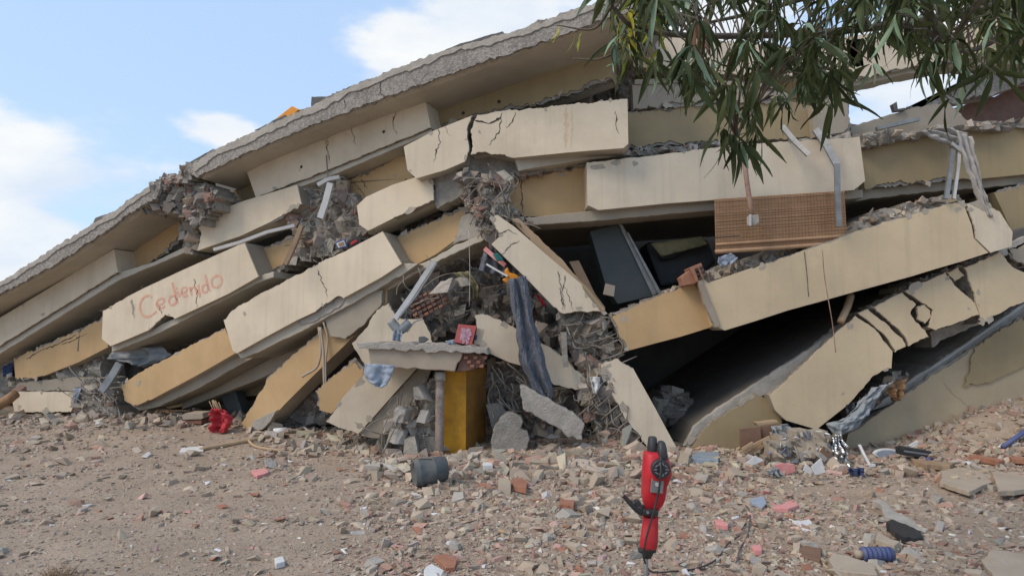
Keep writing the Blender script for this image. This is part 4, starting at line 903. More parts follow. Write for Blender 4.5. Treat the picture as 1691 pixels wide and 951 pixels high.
# bamboo blind
T = empty('bamboo_blind', (3.45, 8.45, 3.0), label='brown bamboo roller blind hanging below the long cream wall', category='blind')
def qd(q, u, v):
    a = [q[0][i] + (q[1][i] - q[0][i]) * u for i in (0, 1)]; b = [q[3][i] + (q[2][i] - q[3][i]) * u for i in (0, 1)]
    return (a[0] + (b[0] - a[0]) * v, a[1] + (b[1] - a[1]) * v)
Q = [(1180, 330), (1394, 316), (1399, 402), (1182, 418)]
L = []
for i in range(46):
    v = i / 46; v2 = v + .8 / 46; u0 = 0.0
    if 33 <= i <= 33: u0 = .19
    yo = 8.62 + random.uniform(-.004, .004)
    P = [PP(*qd(Q, u0, v), yo), PP(*qd(Q, .33, v), yo + .004), PP(*qd(Q, .66, v), yo), PP(*qd(Q, 1, v), yo)]
    L.append(tube_geo(P, .0085, 5))
V, Fc = join_geo(L); mk('slats', V, Fc, M['bamboo'], T, kind='stuff')
L = []
for i in range(40):
    u = (i + .5) / 40
    L.append(tube_geo([PP(*qd(Q, u, t), 8.607) for t in (0, .3, .6, 1)], .0018, 4))
V, Fc = join_geo(L); mk('threads', V, Fc, M['thread'], T, kind='stuff')
tube('bottom_roll', [PP(1181, 416, 8.6), PP(1290, 409, 8.6), PP(1399, 401, 8.6)], .028, 'bamboo', T, seg=10)
tube('bottom_roll', [PP(1182, 404, 8.61), PP(1290, 397, 8.61), PP(1398, 390, 8.61)], .02, 'bamboo', T, seg=10)
# rusty pipe with box
T = empty('drain_pipe', (3.1, 8.4, 2.9), label='thin rusty pipe with a grey tap block in front of the bamboo blind', category='pipe')
tube('pipe', [PP(1228, 238, 8.45), PP(1232, 290, 8.4), PP(1242, 356, 8.36)], .032, 'rust', T, seg=10)
prism('tap_block', [(1237, 356), (1253, 354), (1254, 367), (1246, 373), (1238, 371)], 8.3, 0, .1, 'conc_light', T, .006)
prism('clip', [(1238, 354), (1241, 354), (1241, 373), (1238, 373)], 8.27, 0, .03, 'whitemetal', T, .002)
# bent aluminium strips
def strip(name, P, w, Ys, m, parent=None, **tg):
    L = []
    for i in range(len(P) - 1):
        (x0, y0), (x1, y1) = P[i], P[i + 1]; dx, dy = x1 - x0, y1 - y0; l_ = math.hypot(dx, dy); nx, ny = -dy / l_ * w / 2, dx / l_ * w / 2
        f = [PP(x0 - nx, y0 - ny, Ys[i]), PP(x1 - nx, y1 - ny, Ys[i + 1]), PP(x1 + nx, y1 + ny, Ys[i + 1]), PP(x0 + nx, y0 + ny, Ys[i])]
        L.append((f + [v + Vector((0.01, .05, 0)) for v in f], [(0, 1, 2, 3), (4, 5, 6, 7), (0, 1, 5, 4), (1, 2, 6, 5), (2, 3, 7, 6), (3, 0, 4, 7)]))
    V, Fc = join_geo(L); return mk(name, V, Fc, M[m], parent, **tg)
tag(strip('aluminium_strip', [(1292, 208), (1312, 232), (1336, 255)], 8, [8.8, 8.6, 8.4], 'steel'), 'shorter bent aluminium strip over the long cream wall', 'metal strip')
tag(strip('aluminium_strip', [(1347, 213), (1366, 240), (1383, 272)], 11, [8.8, 8.6, 8.4], 'steel'), 'wide bent aluminium strip hanging above the right end of the blind', 'metal strip')
tag(strip('aluminium_strip', [(1383, 270), (1384, 320), (1386, 374)], 9, [8.39, 8.38, 8.42], 'steel'), 'narrow vertical aluminium strip in front of the blind', 'metal strip')
# window frame and draped curtain upper right
T = empty('window_frame', (5.9, 8.9, 3.1), label='leaning pale window frame at the far right under the curtain', category='window frame')
strip('frame_bar', [(1576, 232), (1572, 270), (1564, 328)], 7, [8.8, 8.6, 8.45], 'steel', T)
strip('frame_bar', [(1586, 222), (1584, 270), (1576, 328)], 5, [8.85, 8.65, 8.5], 'whitemetal', T)
strip('cross_bar', [(1572, 236), (1592, 252)], 5, [8.7, 8.7], 'whitemetal', T)
tag(cloth('curtain', [(1578, 216), (1590, 262), (1606, 300), (1622, 340), (1630, 358)], [(1604, 226), (1611, 262), (1622, 310), (1632, 345), (1635, 360)], 8.55, 0, 'paleblank', 2.2, .05, 18, 34), 'dirty white curtain hanging at the far right', 'curtain')
tag(cloth('fabric_scrap', [(1520, 218), (1545, 232), (1568, 240)], [(1545, 212), (1575, 212), (1596, 222)], 8.75, 0, 'paleblank', 2.5, .05, 18, 14), 'crumpled white fabric draped over the shaded ochre wall', 'fabric')
# items by the left crushed column
T = empty('metal_profile', (-3.0, 9.8, 3.4), label='white bent metal profile standing in the left crushed column', category='metal profile')
strip('post', [(545, 302), (538, 330), (528, 360)], 10, [9.75, 9.7, 9.65], 'whitemetal', T)
strip('arm', [(524, 305), (540, 296), (560, 292)], 6, [9.7, 9.75, 9.8], 'whitemetal', T)
T = empty('framed_photo', (-2.4, 9.6, 2.95), label='small framed photo with blue and white edge in the rubble', category='picture frame')
prism('frame', [(553, 400), (570, 394), (574, 408), (558, 411)], 9.72, 0, .03, 'blue', T, .003)
prism('mat_board', [(555, 402), (568, 397), (571, 406), (559, 409)], 9.71, 0, .008, 'white', T, 0)
prism('picture', [(558, 402), (567, 399), (569, 405), (560, 407)], 9.704, 0, .006, 'wood', T, 0)
T = empty('backpack', (-2.2, 9.7, 2.95), label='black and red bag jammed beside the small framed photo', category='bag')
prism('body', [(573, 399), (582, 392), (596, 394), (598, 402), (586, 410), (575, 411)], 9.75, 0, .15, 'blackfab', T, .02, jit=.01)
prism('red_panel', [(578, 401), (588, 395), (590, 399), (580, 405)], 9.735, 0, .02, 'redcloth', T, .003)
tag(strip('wooden_batten', [(497, 372), (486, 402), (470, 436)], 7, [9.65, 9.6, 9.55], 'wood'), 'brown wooden batten leaning right of the sprayed wall', 'batten')
tag(strip('white_batten', [(352, 412), (395, 400), (440, 383), (486, 372)], 5, [9.9, 9.8, 9.7, 9.7], 'whitemetal'), 'long white trim strip under the short jagged wall', 'metal trim')
tag(cloth('rag', [(500, 440), (508, 452)], [(634, 378), (650, 390)], 9.72, KL, 'paleblank', 4, .04, 30, 6), 'long dusty white rag lying on the longest cream wall', 'rag')
tag(strip('downpipe', [(135, 541), (132, 560), (130, 580)], 5, [12.1, 12.1, 12.1], 'tar'), 'short dark pipe on the cracked ochre wall, far left', 'pipe')
# grey tarp and flashing at left
tag(cloth('tarp', [(190, 574), (182, 592), (215, 600)], [(262, 572), (286, 585), (240, 606)], 9.3, KL, 'tarp', 2.5, .07, 24, 16), 'dark grey tarp bulging out below the sprayed wall', 'tarp')
tag(strip('flashing', [(196, 600), (183, 622), (166, 646)], 11, [11.3, 11.25, 11.2], 'tarp'), 'bent grey metal flashing beside the grey tarp', 'flashing')
tag(cloth('lilac_cloth', [(122, 642), (122, 664)], [(136, 640), (128, 664)], 9.0, KL, 'lightblue', 1.5, .03, 8, 10), 'faded lilac cloth stuck to the low left wall', 'cloth')
tag(cloth('navy_rag', [(8, 604), (8, 622)], [(22, 598), (24, 622)], 9.4, KL, 'navy', 2, .04, 8, 10), 'dark blue rag in the rubble at the left edge', 'rag')
tag(tube('rolled_mat', [PP(-20, 676, 11.6), PP(6, 664, 11.6), PP(26, 650, 11.6)], .1, 'leathery', seg=10, taper=.8), 'rolled brown mat at the left edge', 'mat')
# blankets and cables hanging by the leaning ochre wall
for i, (P, r_) in enumerate(([((526, 540)), (530, 575), (524, 605), (505, 618), (499, 622)], .018), ([(529, 540), (534, 580), (536, 640), (536, 660), (541, 684)], .022), ([(534, 532), (541, 560), (538, 600), (539, 655)], .014), ([(545, 520), (530, 545), (518, 556)], .02)) if False else ():
    pass
for i, (P, r_) in enumerate((([(526, 540), (530, 575), (524, 605), (505, 618), (499, 622)], .018), ([(529, 540), (534, 580), (536, 640), (541, 684)], .022), ([(534, 532), (541, 560), (538, 600), (539, 655)], .014))):
    tag(tube('cable', [PP(x, y, 8.85, KL) for x, y in P], r_, 'tan'), ['pale cable bent to the left in front of the leaning ochre wall', 'longest pale cable hanging before the leaning ochre wall', 'thinnest pale cable hanging before the leaning ochre wall'][i], 'cable')
# red cloth with twigs
T = empty('red_cloth', tuple(ground(366, 712)), label='bright red cloth bundle stuffed with twigs at the lower left opening', category='cloth')
Yr = ground(366, 712).y
cloth('bundle', [(352, 674), (350, 690), (348, 714)], [(370, 676), (384, 690), (374, 713)], Yr - .1, 0, 'redcloth', 1.1, .09, 22, 22, rag=4, edge=-4, parent=T)
for i in range(9):
    x = 352 + i * 1.6; tube('twig', [PP(x + 4, 684, Yr), PP(x - 3 + random.uniform(-5, 5), 664 + random.uniform(-4, 4), Yr)], .007, 'palewood', T, curve=False, seg=4)
# tile stack
T = empty('tile_stack', tuple(ground(318, 700)), label='stack of two pale slabs left of the red cloth', category='slab')
Ys = ground(318, 702).y
prism('slab', [(300, 686), (306, 682), (334, 682), (336, 690), (332, 692), (302, 693)], Ys, 0, .35, 'tan', T, .006)
prism('slab', [(304, 694), (333, 693), (332, 700), (308, 700)], Ys + .03, 0, .3, 'terra', T, .006)
# centre: bent white window frame, cloth roll, shirt, books
T = empty('bent_frame', (-1.2, 8.9, 1.9), label='bent white window frame bar leaning over the porch slab', category='window frame')
strip('frame_bar', [(716, 432), (700, 456), (682, 484), (672, 498), (652, 526)], 8, [8.6, 8.6, 8.55, 8.5, 8.4], 'whitemetal', T)
strip('frame_lip', [(721, 434), (705, 460), (687, 488), (660, 522)], 2.5, [8.58, 8.58, 8.52, 8.4], 'steel', T)
T = empty('cloth_roll', (-1.4, 8.5, 1.6), label='dark rolled cloth with pale blue tail behind the porch slab', category='cloth')
tube('roll', [PP(645, 530, 8.5), PP(660, 545, 8.5), PP(676, 532, 8.5)], .06, 'tarp', T, seg=9)
cloth('tail', [(652, 544), (648, 562)], [(664, 546), (662, 564)], 8.45, 0, 'lightblue', 2, .03, 10, 10, parent=T)
tube('cord', [PP(672, 548, 8.5), PP(684, 532, 8.5), PP(698, 526, 8.5)], .012, 'paleblank', T)
tag(cloth('shirt', [(603, 600), (600, 616), (606, 630), (618, 636)], [(652, 603), (648, 618), (640, 634), (630, 641)], 8.16, 0, 'lightblue', 1.6, .035, 24, 18, rag=2), 'pale blue striped shirt hanging under the left end of the porch slab', 'shirt')
T = empty('framed_picture', (-.65, 8.3, 1.46), label='faded red square picture board leaning upright on the porch slab', category='picture')
prism('board', [(757, 535), (787, 538), (779, 570), (750, 565)], 8.28, 0, .04, 'redbook', T, .003)
for i, (x, y) in enumerate(((764, 545), (771, 543), (774, 549), (765, 553), (771, 556), (763, 561), (769, 562))):
    prism('printed_figure', [(x, y), (x + 4, y - 2), (x + 5, y + 4), (x + 1, y + 7)], 8.272, 0, .006, 'print', T, 0)
prism('printed_ground', [(762, 541), (778, 543), (773, 564), (759, 561)], 8.277, 0, .003, 'print', T, 0)
T = empty('book', (-.42, 8.35, 1.46), label='small tan book standing behind the red picture board', category='book')
prism('cover', [(788, 541), (800, 544), (793, 570), (782, 568)], 8.34, 0, .05, 'tan', T, .003)
prism('label_patch', [(784, 553), (788, 553), (787, 561), (784, 561)], 8.33, 0, .01, 'navy', T, 0)
tag(cloth('white_rag', [(735, 563), (738, 569)], [(752, 560), (752, 569)], 8.3, 0, 'lightblue', 2, .02, 8, 5), 'small white rag left of the red picture board', 'rag')
tag(prism('toy', [(691, 556), (700, 555), (708, 560), (700, 566), (691, 565)], 8.4, 0, .06, 'bucket', None, .01), 'small dark lump lying on the porch slab', 'debris')
# long floral cloth
tag(cloth('floral_cloth', [(840, 462), (848, 510), (856, 560), (862, 600), (880, 640), (896, 662)], [(866, 455), (876, 510), (888, 560), (902, 610), (912, 640), (912, 655)], 8.62, 0, 'bluecloth', 1.9, .06, 44, 70, rag=10, edge=-5), 'long dusty blue patterned cloth hanging down the centre of the ruin', 'cloth')
tag(cloth('blue_shirt', [(800, 410), (794, 430), (790, 446)], [(822, 414), (846, 440), (842, 462)], 8.95, 0, 'bluecloth', 3, .06, 20, 18), 'crumpled blue clothing behind the diagonal fallen panel', 'clothing')
tag(prism('orange_toy', [(832, 447), (838, 440), (842, 450), (857, 456), (858, 462), (852, 470), (842, 472), (828, 462), (836, 458)], 8.75, 0, .08, 'orange', None, .02, jit=.01), 'bright orange plastic scrap at the top of the long blue cloth', 'plastic')
tag(strip('white_stick', [(803, 436), (820, 446), (838, 456)], 3, [8.8, 8.75, 8.7], 'whitemetal'), 'thin white stick left of the orange plastic scrap', 'stick')
tag(strip('painted_board', [(800, 410), (816, 424), (834, 438)], 7, [8.9, 8.85, 8.8], 'pink'), 'pinkish painted board above the orange plastic scrap', 'board')
tag(cloth('teal_rag', [(814, 420), (822, 432)], [(824, 418), (832, 430)], 8.75, 0, 'teal', 1.5, .02, 6, 6), 'teal rag above the orange plastic scrap', 'rag')
tag(cloth('red_rag', [(884, 484), (896, 506)], [(890, 488), (902, 504)], 8.95, 0, 'redcloth', 1, .02, 6, 8), 'sliver of red cloth below the diagonal fallen panel', 'rag')
tag(cloth('khaki_cloth', [(750, 450), (776, 480), (778, 495)], [(776, 448), (792, 470), (790, 490)], 9.2, 0, 'khaki', 2, .06, 14, 16), 'khaki cloth caught in the dark hollow', 'cloth')
tag(rock('concrete_lump', 738, 474, 42, 9.1, 0, 'conc_light', 2, (1, .9, 1)), 'big round concrete lump in the dark central hollow', 'rubble')
tag(rock('concrete_lump', 765, 466, 26, 9.1, 0, 'conc', 4, (1.1, .9, 1)), 'grey concrete lump right of the big round lump', 'rubble')
tag(rock('concrete_lump', 892, 545, 30, 9.0, 0, 'tan', 5, (.8, .8, 1.6)), 'tan stone slab lump right of the blue cloth', 'rubble')
tag(strip('concrete_stick', [(931, 548), (932, 580), (934, 606)], 9, [8.8, 8.78, 8.76], 'conc'), 'upright grey concrete sliver beside the broken column', 'concrete sliver')
tag(cloth('white_cloth', [(974, 622), (977, 640), (980, 650)], [(990, 622), (992, 636), (986, 650)], 8.68, 0, 'white', 1.5, .04, 10, 12), 'white crumpled cloth caught in the broken column', 'cloth')
for i, (x, y, s, v, m, lab) in enumerate(((664, 640 + 45, 34, 1, 'conc_light', 'pale block left of the rusty post, middle of the pile'), (700, 650, 30, 3, 'conc_light', 'pale block touching the top of the pile by the rusty post'),
        (680, 735, 36, 6, 'conc', 'tall grey lump at the foot of the rusty post'), (655, 720, 30, 7, 'conc_light', 'long pale lump left of the tall grey lump'), (704, 686, 26, 8, 'conc_light', 'pale block beside the rusty post, lower one'))):
    tag(rock('concrete_lump', x, y, s * 1.2, 8.45, 0, m, v, (1, .8, 1.15)), lab, 'rubble')
# ---- heap at the foot of the cracked wall
def up(name, px, dY, th, m, **kw):
    """a thing standing on the ground: the outline is set at the depth of its lowest point"""
    low = max(px, key=lambda p: p[1]); Y = ground(*low).y + dY
    return prism(name, px, Y, 0, th, m, **kw)
T = empty('broken_box', tuple(ground(1240, 742)), label='broken brown wooden box in front of the dull ochre wall end', category='box')
Yd = ground(1240, 745).y - .45
prism('front_board', [(1222, 708), (1256, 704), (1258, 730), (1223, 742)], Yd, 0, .03, 'brownboard', T, .004)
prism('top_rail', [(1248, 698), (1284, 694), (1286, 698), (1252, 703)], Yd + .05, 0, .12, 'palewood', T, .003)
prism('side_board', [(1256, 704), (1290, 700), (1288, 716), (1258, 730)], Yd + .04, 0, .03, 'brownboard', T, .004)
for i, (P, m) in enumerate((([(1222, 748), (1248, 734), (1272, 722)], 'palewood'), ([(1232, 752), (1262, 736), (1290, 722)], 'wood'), ([(1226, 742), (1244, 731)], 'palewood'))):
    tag(strip('batten', P, 5 - i * .6, [Yd - .15 - .04 * i] * len(P), m), ['pale wooden batten lying against the broken brown box', 'darker wooden batten lying lowest against the broken brown box', 'short pale batten at the left foot of the broken brown box'][i], 'batten')
tag(cloth('jeans', [(1274, 704), (1276, 720), (1300, 728)], [(1300, 700), (1316, 712), (1310, 732)], Yd - .1, 0, 'greycloth', 3, .06, 20, 14), 'crumpled grey blue trousers right of the broken brown box', 'trousers')
tag(cloth('grey_blanket', [(1440, 640), (1420, 662), (1400, 688), (1366, 700), (1376, 716)], [(1478, 628), (1452, 660), (1434, 690), (1414, 712), (1392, 720)], 8.65, 0, 'greycloth', .7, .09, 26, 44), 'long grey blanket squeezed out under the cracked wall', 'blanket')
tag(cloth('brown_cloth', [(1456, 640), (1470, 655), (1478, 662)], [(1502, 622), (1496, 640), (1484, 660)], 8.85, 0, 'leathery', 2.5, .07, 16, 16), 'crumpled brown cloth at the upper end of the grey blanket', 'cloth')
tag(cloth('dark_rag', [(1394, 668), (1398, 684)], [(1420, 662), (1416, 684)], 8.7, 0, 'blackfab', 2, .04, 10, 10), 'small dark rag tucked beside the grey blanket', 'rag')
tag(cloth('silver_foil', [(1376, 718), (1370, 745), (1366, 766)], [(1386, 716), (1400, 745), (1400, 770)], ground(1384, 770).y + .05, 0, 'foil', 3.5, .10, 26, 26), 'crumpled silver foil bag below the cracked wall', 'foil')
papers = [([(1290, 752), (1300, 736), (1334, 730), (1318, 750)], 'glassy', 'grey glass like sheet'), ([(1304, 764), (1340, 742), (1352, 748), (1330, 764)], 'glassy', 'slate blue sheet'), ([(1318, 744), (1330, 728), (1336, 740), (1326, 750)], 'white', 'upright white card'),
          ([(1340, 770), (1356, 756), (1364, 780), (1346, 784)], 'white', 'torn white paper nearest the foil'), ([(1326, 776), (1332, 766), (1344, 778), (1338, 783)], 'white', 'small white paper'), ([(1290, 740), (1306, 716), (1316, 722), (1302, 746)], 'khaki', 'khaki board'),
          ([(1336, 736), (1352, 722), (1366, 730), (1352, 742)], 'tan', 'tan card below the cracked wall tip'), ([(1352, 748), (1360, 736), (1374, 748), (1364, 764)], 'brownboard', 'brown board beside the foil'), ([(1276, 742), (1290, 732), (1304, 742), (1284, 756)], 'lightblue', 'pale blue sheet'),
          ([(1320, 712), (1344, 716), (1364, 722), (1352, 728), (1330, 722)], 'paleblank', 'cream folded paper'), ([(1232, 764), (1248, 752), (1262, 760), (1244, 768)], 'white', 'white scrap left in the paper heap'), ([(1330, 756), (1346, 742), (1358, 750), (1342, 762)], 'navy', 'navy folder')]
for px, m, lab in papers:
    tag(up('paper', px, -.15 - random.random() * .25, .012, m, bev=.002), lab + ' in the heap of papers below the cracked wall', 'paper', 'scraps in the paper heap')
tag(up('pink_board', [(1280, 768), (1290, 765), (1312, 766), (1314, 778), (1298, 784), (1288, 780)], 0, .03, 'pink', bev=.003), 'flat salmon pink board standing in front of the paper heap', 'board')
tag(cloth('blue_bag', [(1268, 776), (1272, 786)], [(1286, 772), (1292, 786)], ground(1280, 788).y, 0, 'greycloth', 2, .05, 10, 8), 'small dark blue bag left of the salmon board', 'bag')
tag(cloth('navy_bag', [(1400, 774), (1402, 784)], [(1426, 772), (1424, 785)], ground(1414, 786).y, 0, 'navy', 2, .05, 10, 8), 'navy cloth lump right of the foil', 'cloth')
Yh = ground(1320, 770).y + .25
S = rubble_area([(1262, 768), (1270, 735), (1296, 720), (1330, 712), (1366, 714), (1384, 730), (1396, 768), (1340, 778)], Yh, 0, 'scrap_heap', 260, (.05, .22), (('white', 3), ('blue', 4), ('beige2', 2), ('grey', 3), ('wood', 2), ('dark', 3)), .12, 8, None, (('shard', 6), ('stick', 2)), 'dust', .3, 'heap of torn papers, boards and rags below the cracked wall', category='scrap heap')
S.build('paper_scraps', label='torn papers and card scraps strewn over the heap below the cracked wall', category='paper')
T = empty('broken_antenna', tuple(ground(1440, 770)), label='white T shaped stick standing right of the foil', category='stick'); Ya = ground(1432, 770).y
strip('stem', [(1420, 735), (1428, 752), (1437, 768)], 4, [Ya + .05, Ya, Ya - .03], 'white', T); strip('foot', [(1430, 770), (1446, 768)], 4, [Ya - .05, Ya - .05], 'white', T)
# shoe, black box
T = empty('white_tray', tuple(ground(1464, 756)), label='oval white plastic tray lying beside the black box', category='tray')
P = [(1443 + 22 + 22 * math.cos(a / 16 * 6.283), 749 + 8.5 * math.sin(a / 16 * 6.283)) for a in range(16)]
Yt = ground(1464, 757).y
prism('tray_rim', P, Yt, 0, .05, 'white', T, .008)
prism('tray_base', [(1465 + (x - 1465) * .78, 749 + (y - 749) * .7) for x, y in P], Yt - .006, 0, .01, 'lightblue', T, 0)
T = empty('black_box', tuple(ground(1514, 756)), label='flat black electronic box right of the white tray', category='electronic box')
Yb = ground(1514, 757).y - .1
prism('case', [(1489, 741), (1494, 738), (1539, 745), (1538, 755), (1532, 757), (1489, 751)], Yb, 0, .14, 'blackpl', T, .008)
prism('panel_strip', [(1493, 743), (1535, 749), (1535, 752), (1493, 746)], Yb - .006, 0, .01, 'greypl', T, 0)
tag(up('white_dish', [(1506, 738), (1514, 732), (1524, 736), (1528, 742), (1510, 741)], .1, .03, 'white'), 'white broken dish behind the black box', 'dish')
tag(strip('white_rod', [(1503, 737), (1517, 729)], 3, [Yb + .2, Yb + .2], 'white'), 'short white rod above the black box', 'rod')
tag(cloth('blue_net', [(1528, 756), (1530, 764)], [(1572, 752), (1566, 764)], Yb - .1, 0, 'blue', 3, .05, 14, 6), 'blue netting right of the black box', 'netting')
tag(tube('blue_pipe', [ground(1656, 745) + Vector((0, 0, .06)), ground(1700, 720) + Vector((0, 0, .14))], .028, 'blue', curve=False, seg=10), 'blue pipe poking from the mound at the right edge', 'pipe')
for px, th, m, lab, cat in (
    ([(1600, 752), (1612, 752), (1660, 768), (1650, 775), (1602, 762)], .05, 'terra', 'terracotta plank on the right mound', 'roof tile'),
    ([(1662, 756), (1700, 758), (1700, 772), (1672, 770)], .04, 'terra', 'terracotta slab at the right edge', 'roof tile'),
    ([(1556, 784), (1604, 768), (1622, 780), (1640, 804), (1600, 826), (1552, 806)], .035, 'tan', 'broad tan plaster panel on the right mound, left piece', 'plaster fragment'),
    ([(1638, 782), (1720, 774), (1720, 824), (1650, 828)], .04, 'tan', 'broad tan plaster panel on the right mound, right piece', 'plaster fragment'),
    ([(1504, 765), (1578, 768), (1570, 779), (1530, 780)], .05, 'wood', 'brown splintered board below the black box', 'board'),
    ([(1272, 834), (1282, 838), (1292, 838), (1300, 833), (1314, 834), (1318, 842), (1302, 848), (1278, 844)], .03, 'pink', 'bright pink plaster piece with wavy edge', 'plaster piece'),
    ([(1181, 864), (1190, 862), (1204, 872), (1203, 878), (1184, 874)], .03, 'pink', 'small bright pink plaster piece right of the hammer', 'plaster piece'),
    ([(1238, 828), (1262, 822), (1266, 836), (1258, 842), (1240, 836)], .02, 'lightblue', 'pale blue bent sheet left of the bright pink piece', 'sheet'),
    ([(1308, 865), (1336, 866), (1350, 878), (1326, 877)], .02, 'white', 'white ceramic shard below the bright pink piece', 'tile shard'),
    ([(1440, 836), (1452, 834), (1462, 842), (1522, 882), (1522, 892), (1510, 890), (1460, 862), (1456, 846)], .05, 'conc_light', 'long pale bent trim lying on the rubble', 'trim'),
    ([(1464, 880), (1472, 875), (1522, 888), (1524, 900), (1490, 898)], .06, 'blackpl', 'long black plastic piece under the pale trim', 'plastic piece'),
    ([(1320, 924), (1326, 912), (1358, 913), (1354, 934)], .03, 'brownboard', 'square brown tile in the right foreground', 'tile'),
    ([(1370, 940), (1376, 932), (1440, 946), (1450, 960), (1380, 954)], .05, 'tan', 'long pale slab at the bottom edge', 'slab'),
    ([(1446, 900), (1450, 892), (1486, 908), (1478, 916)], .05, 'tan', 'pale chipped block above the blue spool', 'block'),
    ([(1620, 930), (1640, 914), (1740, 922), (1740, 975), (1640, 960)], .025, 'tan', 'large flat slab in the bottom right corner', 'slab'),
    ([(1240, 908), (1256, 906), (1258, 918), (1246, 918)], .03, 'pink', 'small pink plaster piece right of the cable', 'plaster piece'),
    ([(300, 744), (336, 740), (336, 746), (296, 750)], .02, 'white', 'long white shard on the left dirt', 'tile shard'),
    ([(416, 784), (438, 778), (444, 784), (424, 791)], .03, 'pink', 'pink plaster piece in the left middle dirt', 'plaster piece'),
    ([(700, 951), (712, 942), (732, 951), (724, 970), (700, 968)], .03, 'white', 'white shard at the bottom edge of the picture', 'tile shard'),
    ([(716, 926), (735, 922), (756, 934), (752, 944), (736, 944)], .03, 'terra', 'ribbed terracotta shard near the bottom centre', 'tile shard'),
    ([(925, 830), (950, 828), (948, 846), (924, 842)], .04, 'terra', 'square terracotta shard left of the hammer', 'tile shard'),
    ([(842, 800), (862, 794), (872, 804), (868, 820), (848, 812)], .05, 'terra', 'curved terracotta shard in the middle rubble', 'tile shard'),
    ([(796, 766), (812, 766), (814, 780), (798, 782)], .06, 'white', 'white tile standing in the rubble below the column', 'tile'),
    ([(452, 930), (466, 926), (470, 936), (456, 940)], .03, 'white', 'pale shard near the bottom left centre', 'tile shard'),
    ([(1140, 706 + 58), (1150, 752), (1188, 756), (1186, 768)], .05, 'glassy', 'grey board strip right of the hammer', 'board')):
    tag(lying(cat.replace(' ', '_'), px, th, m, .01), lab, cat)
# spool
c0, c1 = ground(1424, 928), ground(1472, 928)
T = empty('thread_spool', tuple(c0), label='roll of blue plastic lying in the right foreground', category='roll')
c0.z += .055; c1.z += .055
tube('roll', [c0, (c0 + c1) / 2, c1], .05, 'blue', T, seg=18)
d_ = (c1 - c0).normalized()
tube('end_cap', [c0 - d_ * .05, c0 + d_ * .002], .03, 'tan', T, curve=False, seg=12); tube('end_cap', [c1 - d_ * .002, c1 + d_ * .01], .046, 'bucket', T, curve=False, seg=14)
for i in range(6):
    p = c0.lerp(c1, .1 + i * .16); tube('winding', [p - d_ * .004, p + d_ * .004], .053, 'navy', T, curve=False, seg=18)
# ---- bucket
bp = ground(704, 803); T = empty('bucket', tuple(bp), label='tipped dusty black rubber bucket lying in front of the porch', category='bucket')
Yk = bp.y; ax = Vector((1, .35, .12)).normalized(); c = PP(685, 782, Yk); r0 = 22 * Yk / F
L = 52 * Yk / F
def ringed(c, ax, prof, seg=24):
    a = ax.cross(Vector((0, 0, 1))).normalized(); b = ax.cross(a); V = []; Fc = []
    for t, r_ in prof:
        for s in range(seg):
            th = s / seg * 2 * math.pi; V.append(c + ax * t + (a * math.cos(th) + b * math.sin(th)) * r_)
    for i in range(len(prof) - 1):
        for s in range(seg):
            t = (s + 1) % seg; Fc.append((i * seg + s, i * seg + t, (i + 1) * seg + t, (i + 1) * seg + s))
    return V, Fc
V, Fc = ringed(c, ax, [(.02, r0 * .0001), (.02, r0 * .93), (-.015, r0 * .95), (0, r0), (.02, r0 * 1.0), (.03, r0 * 1.06), (.05, r0 * 1.06), (.06, r0 * 1.0), (L * .55, r0 * .95), (L * .57, r0 * .98), (L * .6, r0 * .98), (L * .62, r0 * .94), (L, r0 * .88), (L * 1.02, r0 * .8), (L * 1.0, r0 * .001)])
for v in V: v += Vector((.012 * noise.noise(v * 4), 0, .02 * noise.noise(v * 5)))
mk('shell', V, Fc, M['bucket'], T, smooth=True)
tube('handle', [PP(676, 768, Yk), PP(690, 757, Yk), PP(712, 757, Yk), PP(730, 768, Yk + .1)], .008, 'rebar', T)
# ---- demolition hammer
YH = 3.9
T = empty('demolition_hammer', (PP(1066, 1012, YH).x, YH, hgt(.8, YH)), label='red and black electric demolition hammer standing on its chisel in the foreground', category='demolition hammer')
def hl(secs, dy=0.0, pw=3.2, seg=24, cap=True):
    """loft of rounded-square sections given as (px left, px right, py, depth factor)"""
    V = []; Fc = []
    for (xl, xr, y, dd) in secs:
        c = PP((xl + xr) / 2, y, YH); hw = (xr - xl) / 2 * YH / F; hd = hw * dd
        for s in range(seg):
            th = 2 * math.pi * s / seg; cc, ss_ = math.cos(th), math.sin(th)
            V.append(c + Vector((hw * math.copysign(abs(cc) ** (2 / pw), cc), dy + hd * math.copysign(abs(ss_) ** (2 / pw), ss_), 0)))
    for i in range(len(secs) - 1):
        for s in range(seg):
            t = (s + 1) % seg; Fc.append((i * seg + s, i * seg + t, (i + 1) * seg + t, (i + 1) * seg + s))
    Fc += [tuple(range(seg)), tuple(range((len(secs) - 1) * seg, len(secs) * seg))]
    return V, Fc
def hpart(name, secs, m, **kw):
    V, Fc = hl(secs, **kw); o = mk(name, V, Fc, M[m], T, smooth=True); bevel(o, .004, 2); return o
hpart('motor_housing', [(1066, 1100, 745, .8), (1064, 1101, 748, 1.0), (1063, 1103, 758, 1.1), (1062.5, 1106, 768, 1.2), (1062, 1107, 780, 1.2), (1061, 1104, 790, 1.15), (1061, 1100, 800, 1.1), (1060, 1098.5, 812, 1.05), (1061, 1097, 822, 1.0), (1063, 1094, 831, .98), (1066, 1089, 838, .95), (1067, 1088, 842, .95)], 'red')
hpart('gear_collar', [(1066, 1090, 833, 1.1), (1067, 1091, 835, 1.12), (1067, 1089, 838, 1.0)], 'red')
hpart('rear_handle', [(1074, 1084, 721.5, 1.0), (1073, 1086, 724, 1.4), (1072, 1086.5, 735, 1.7), (1071, 1087, 747, 1.8)], 'blackpl', dy=.03)
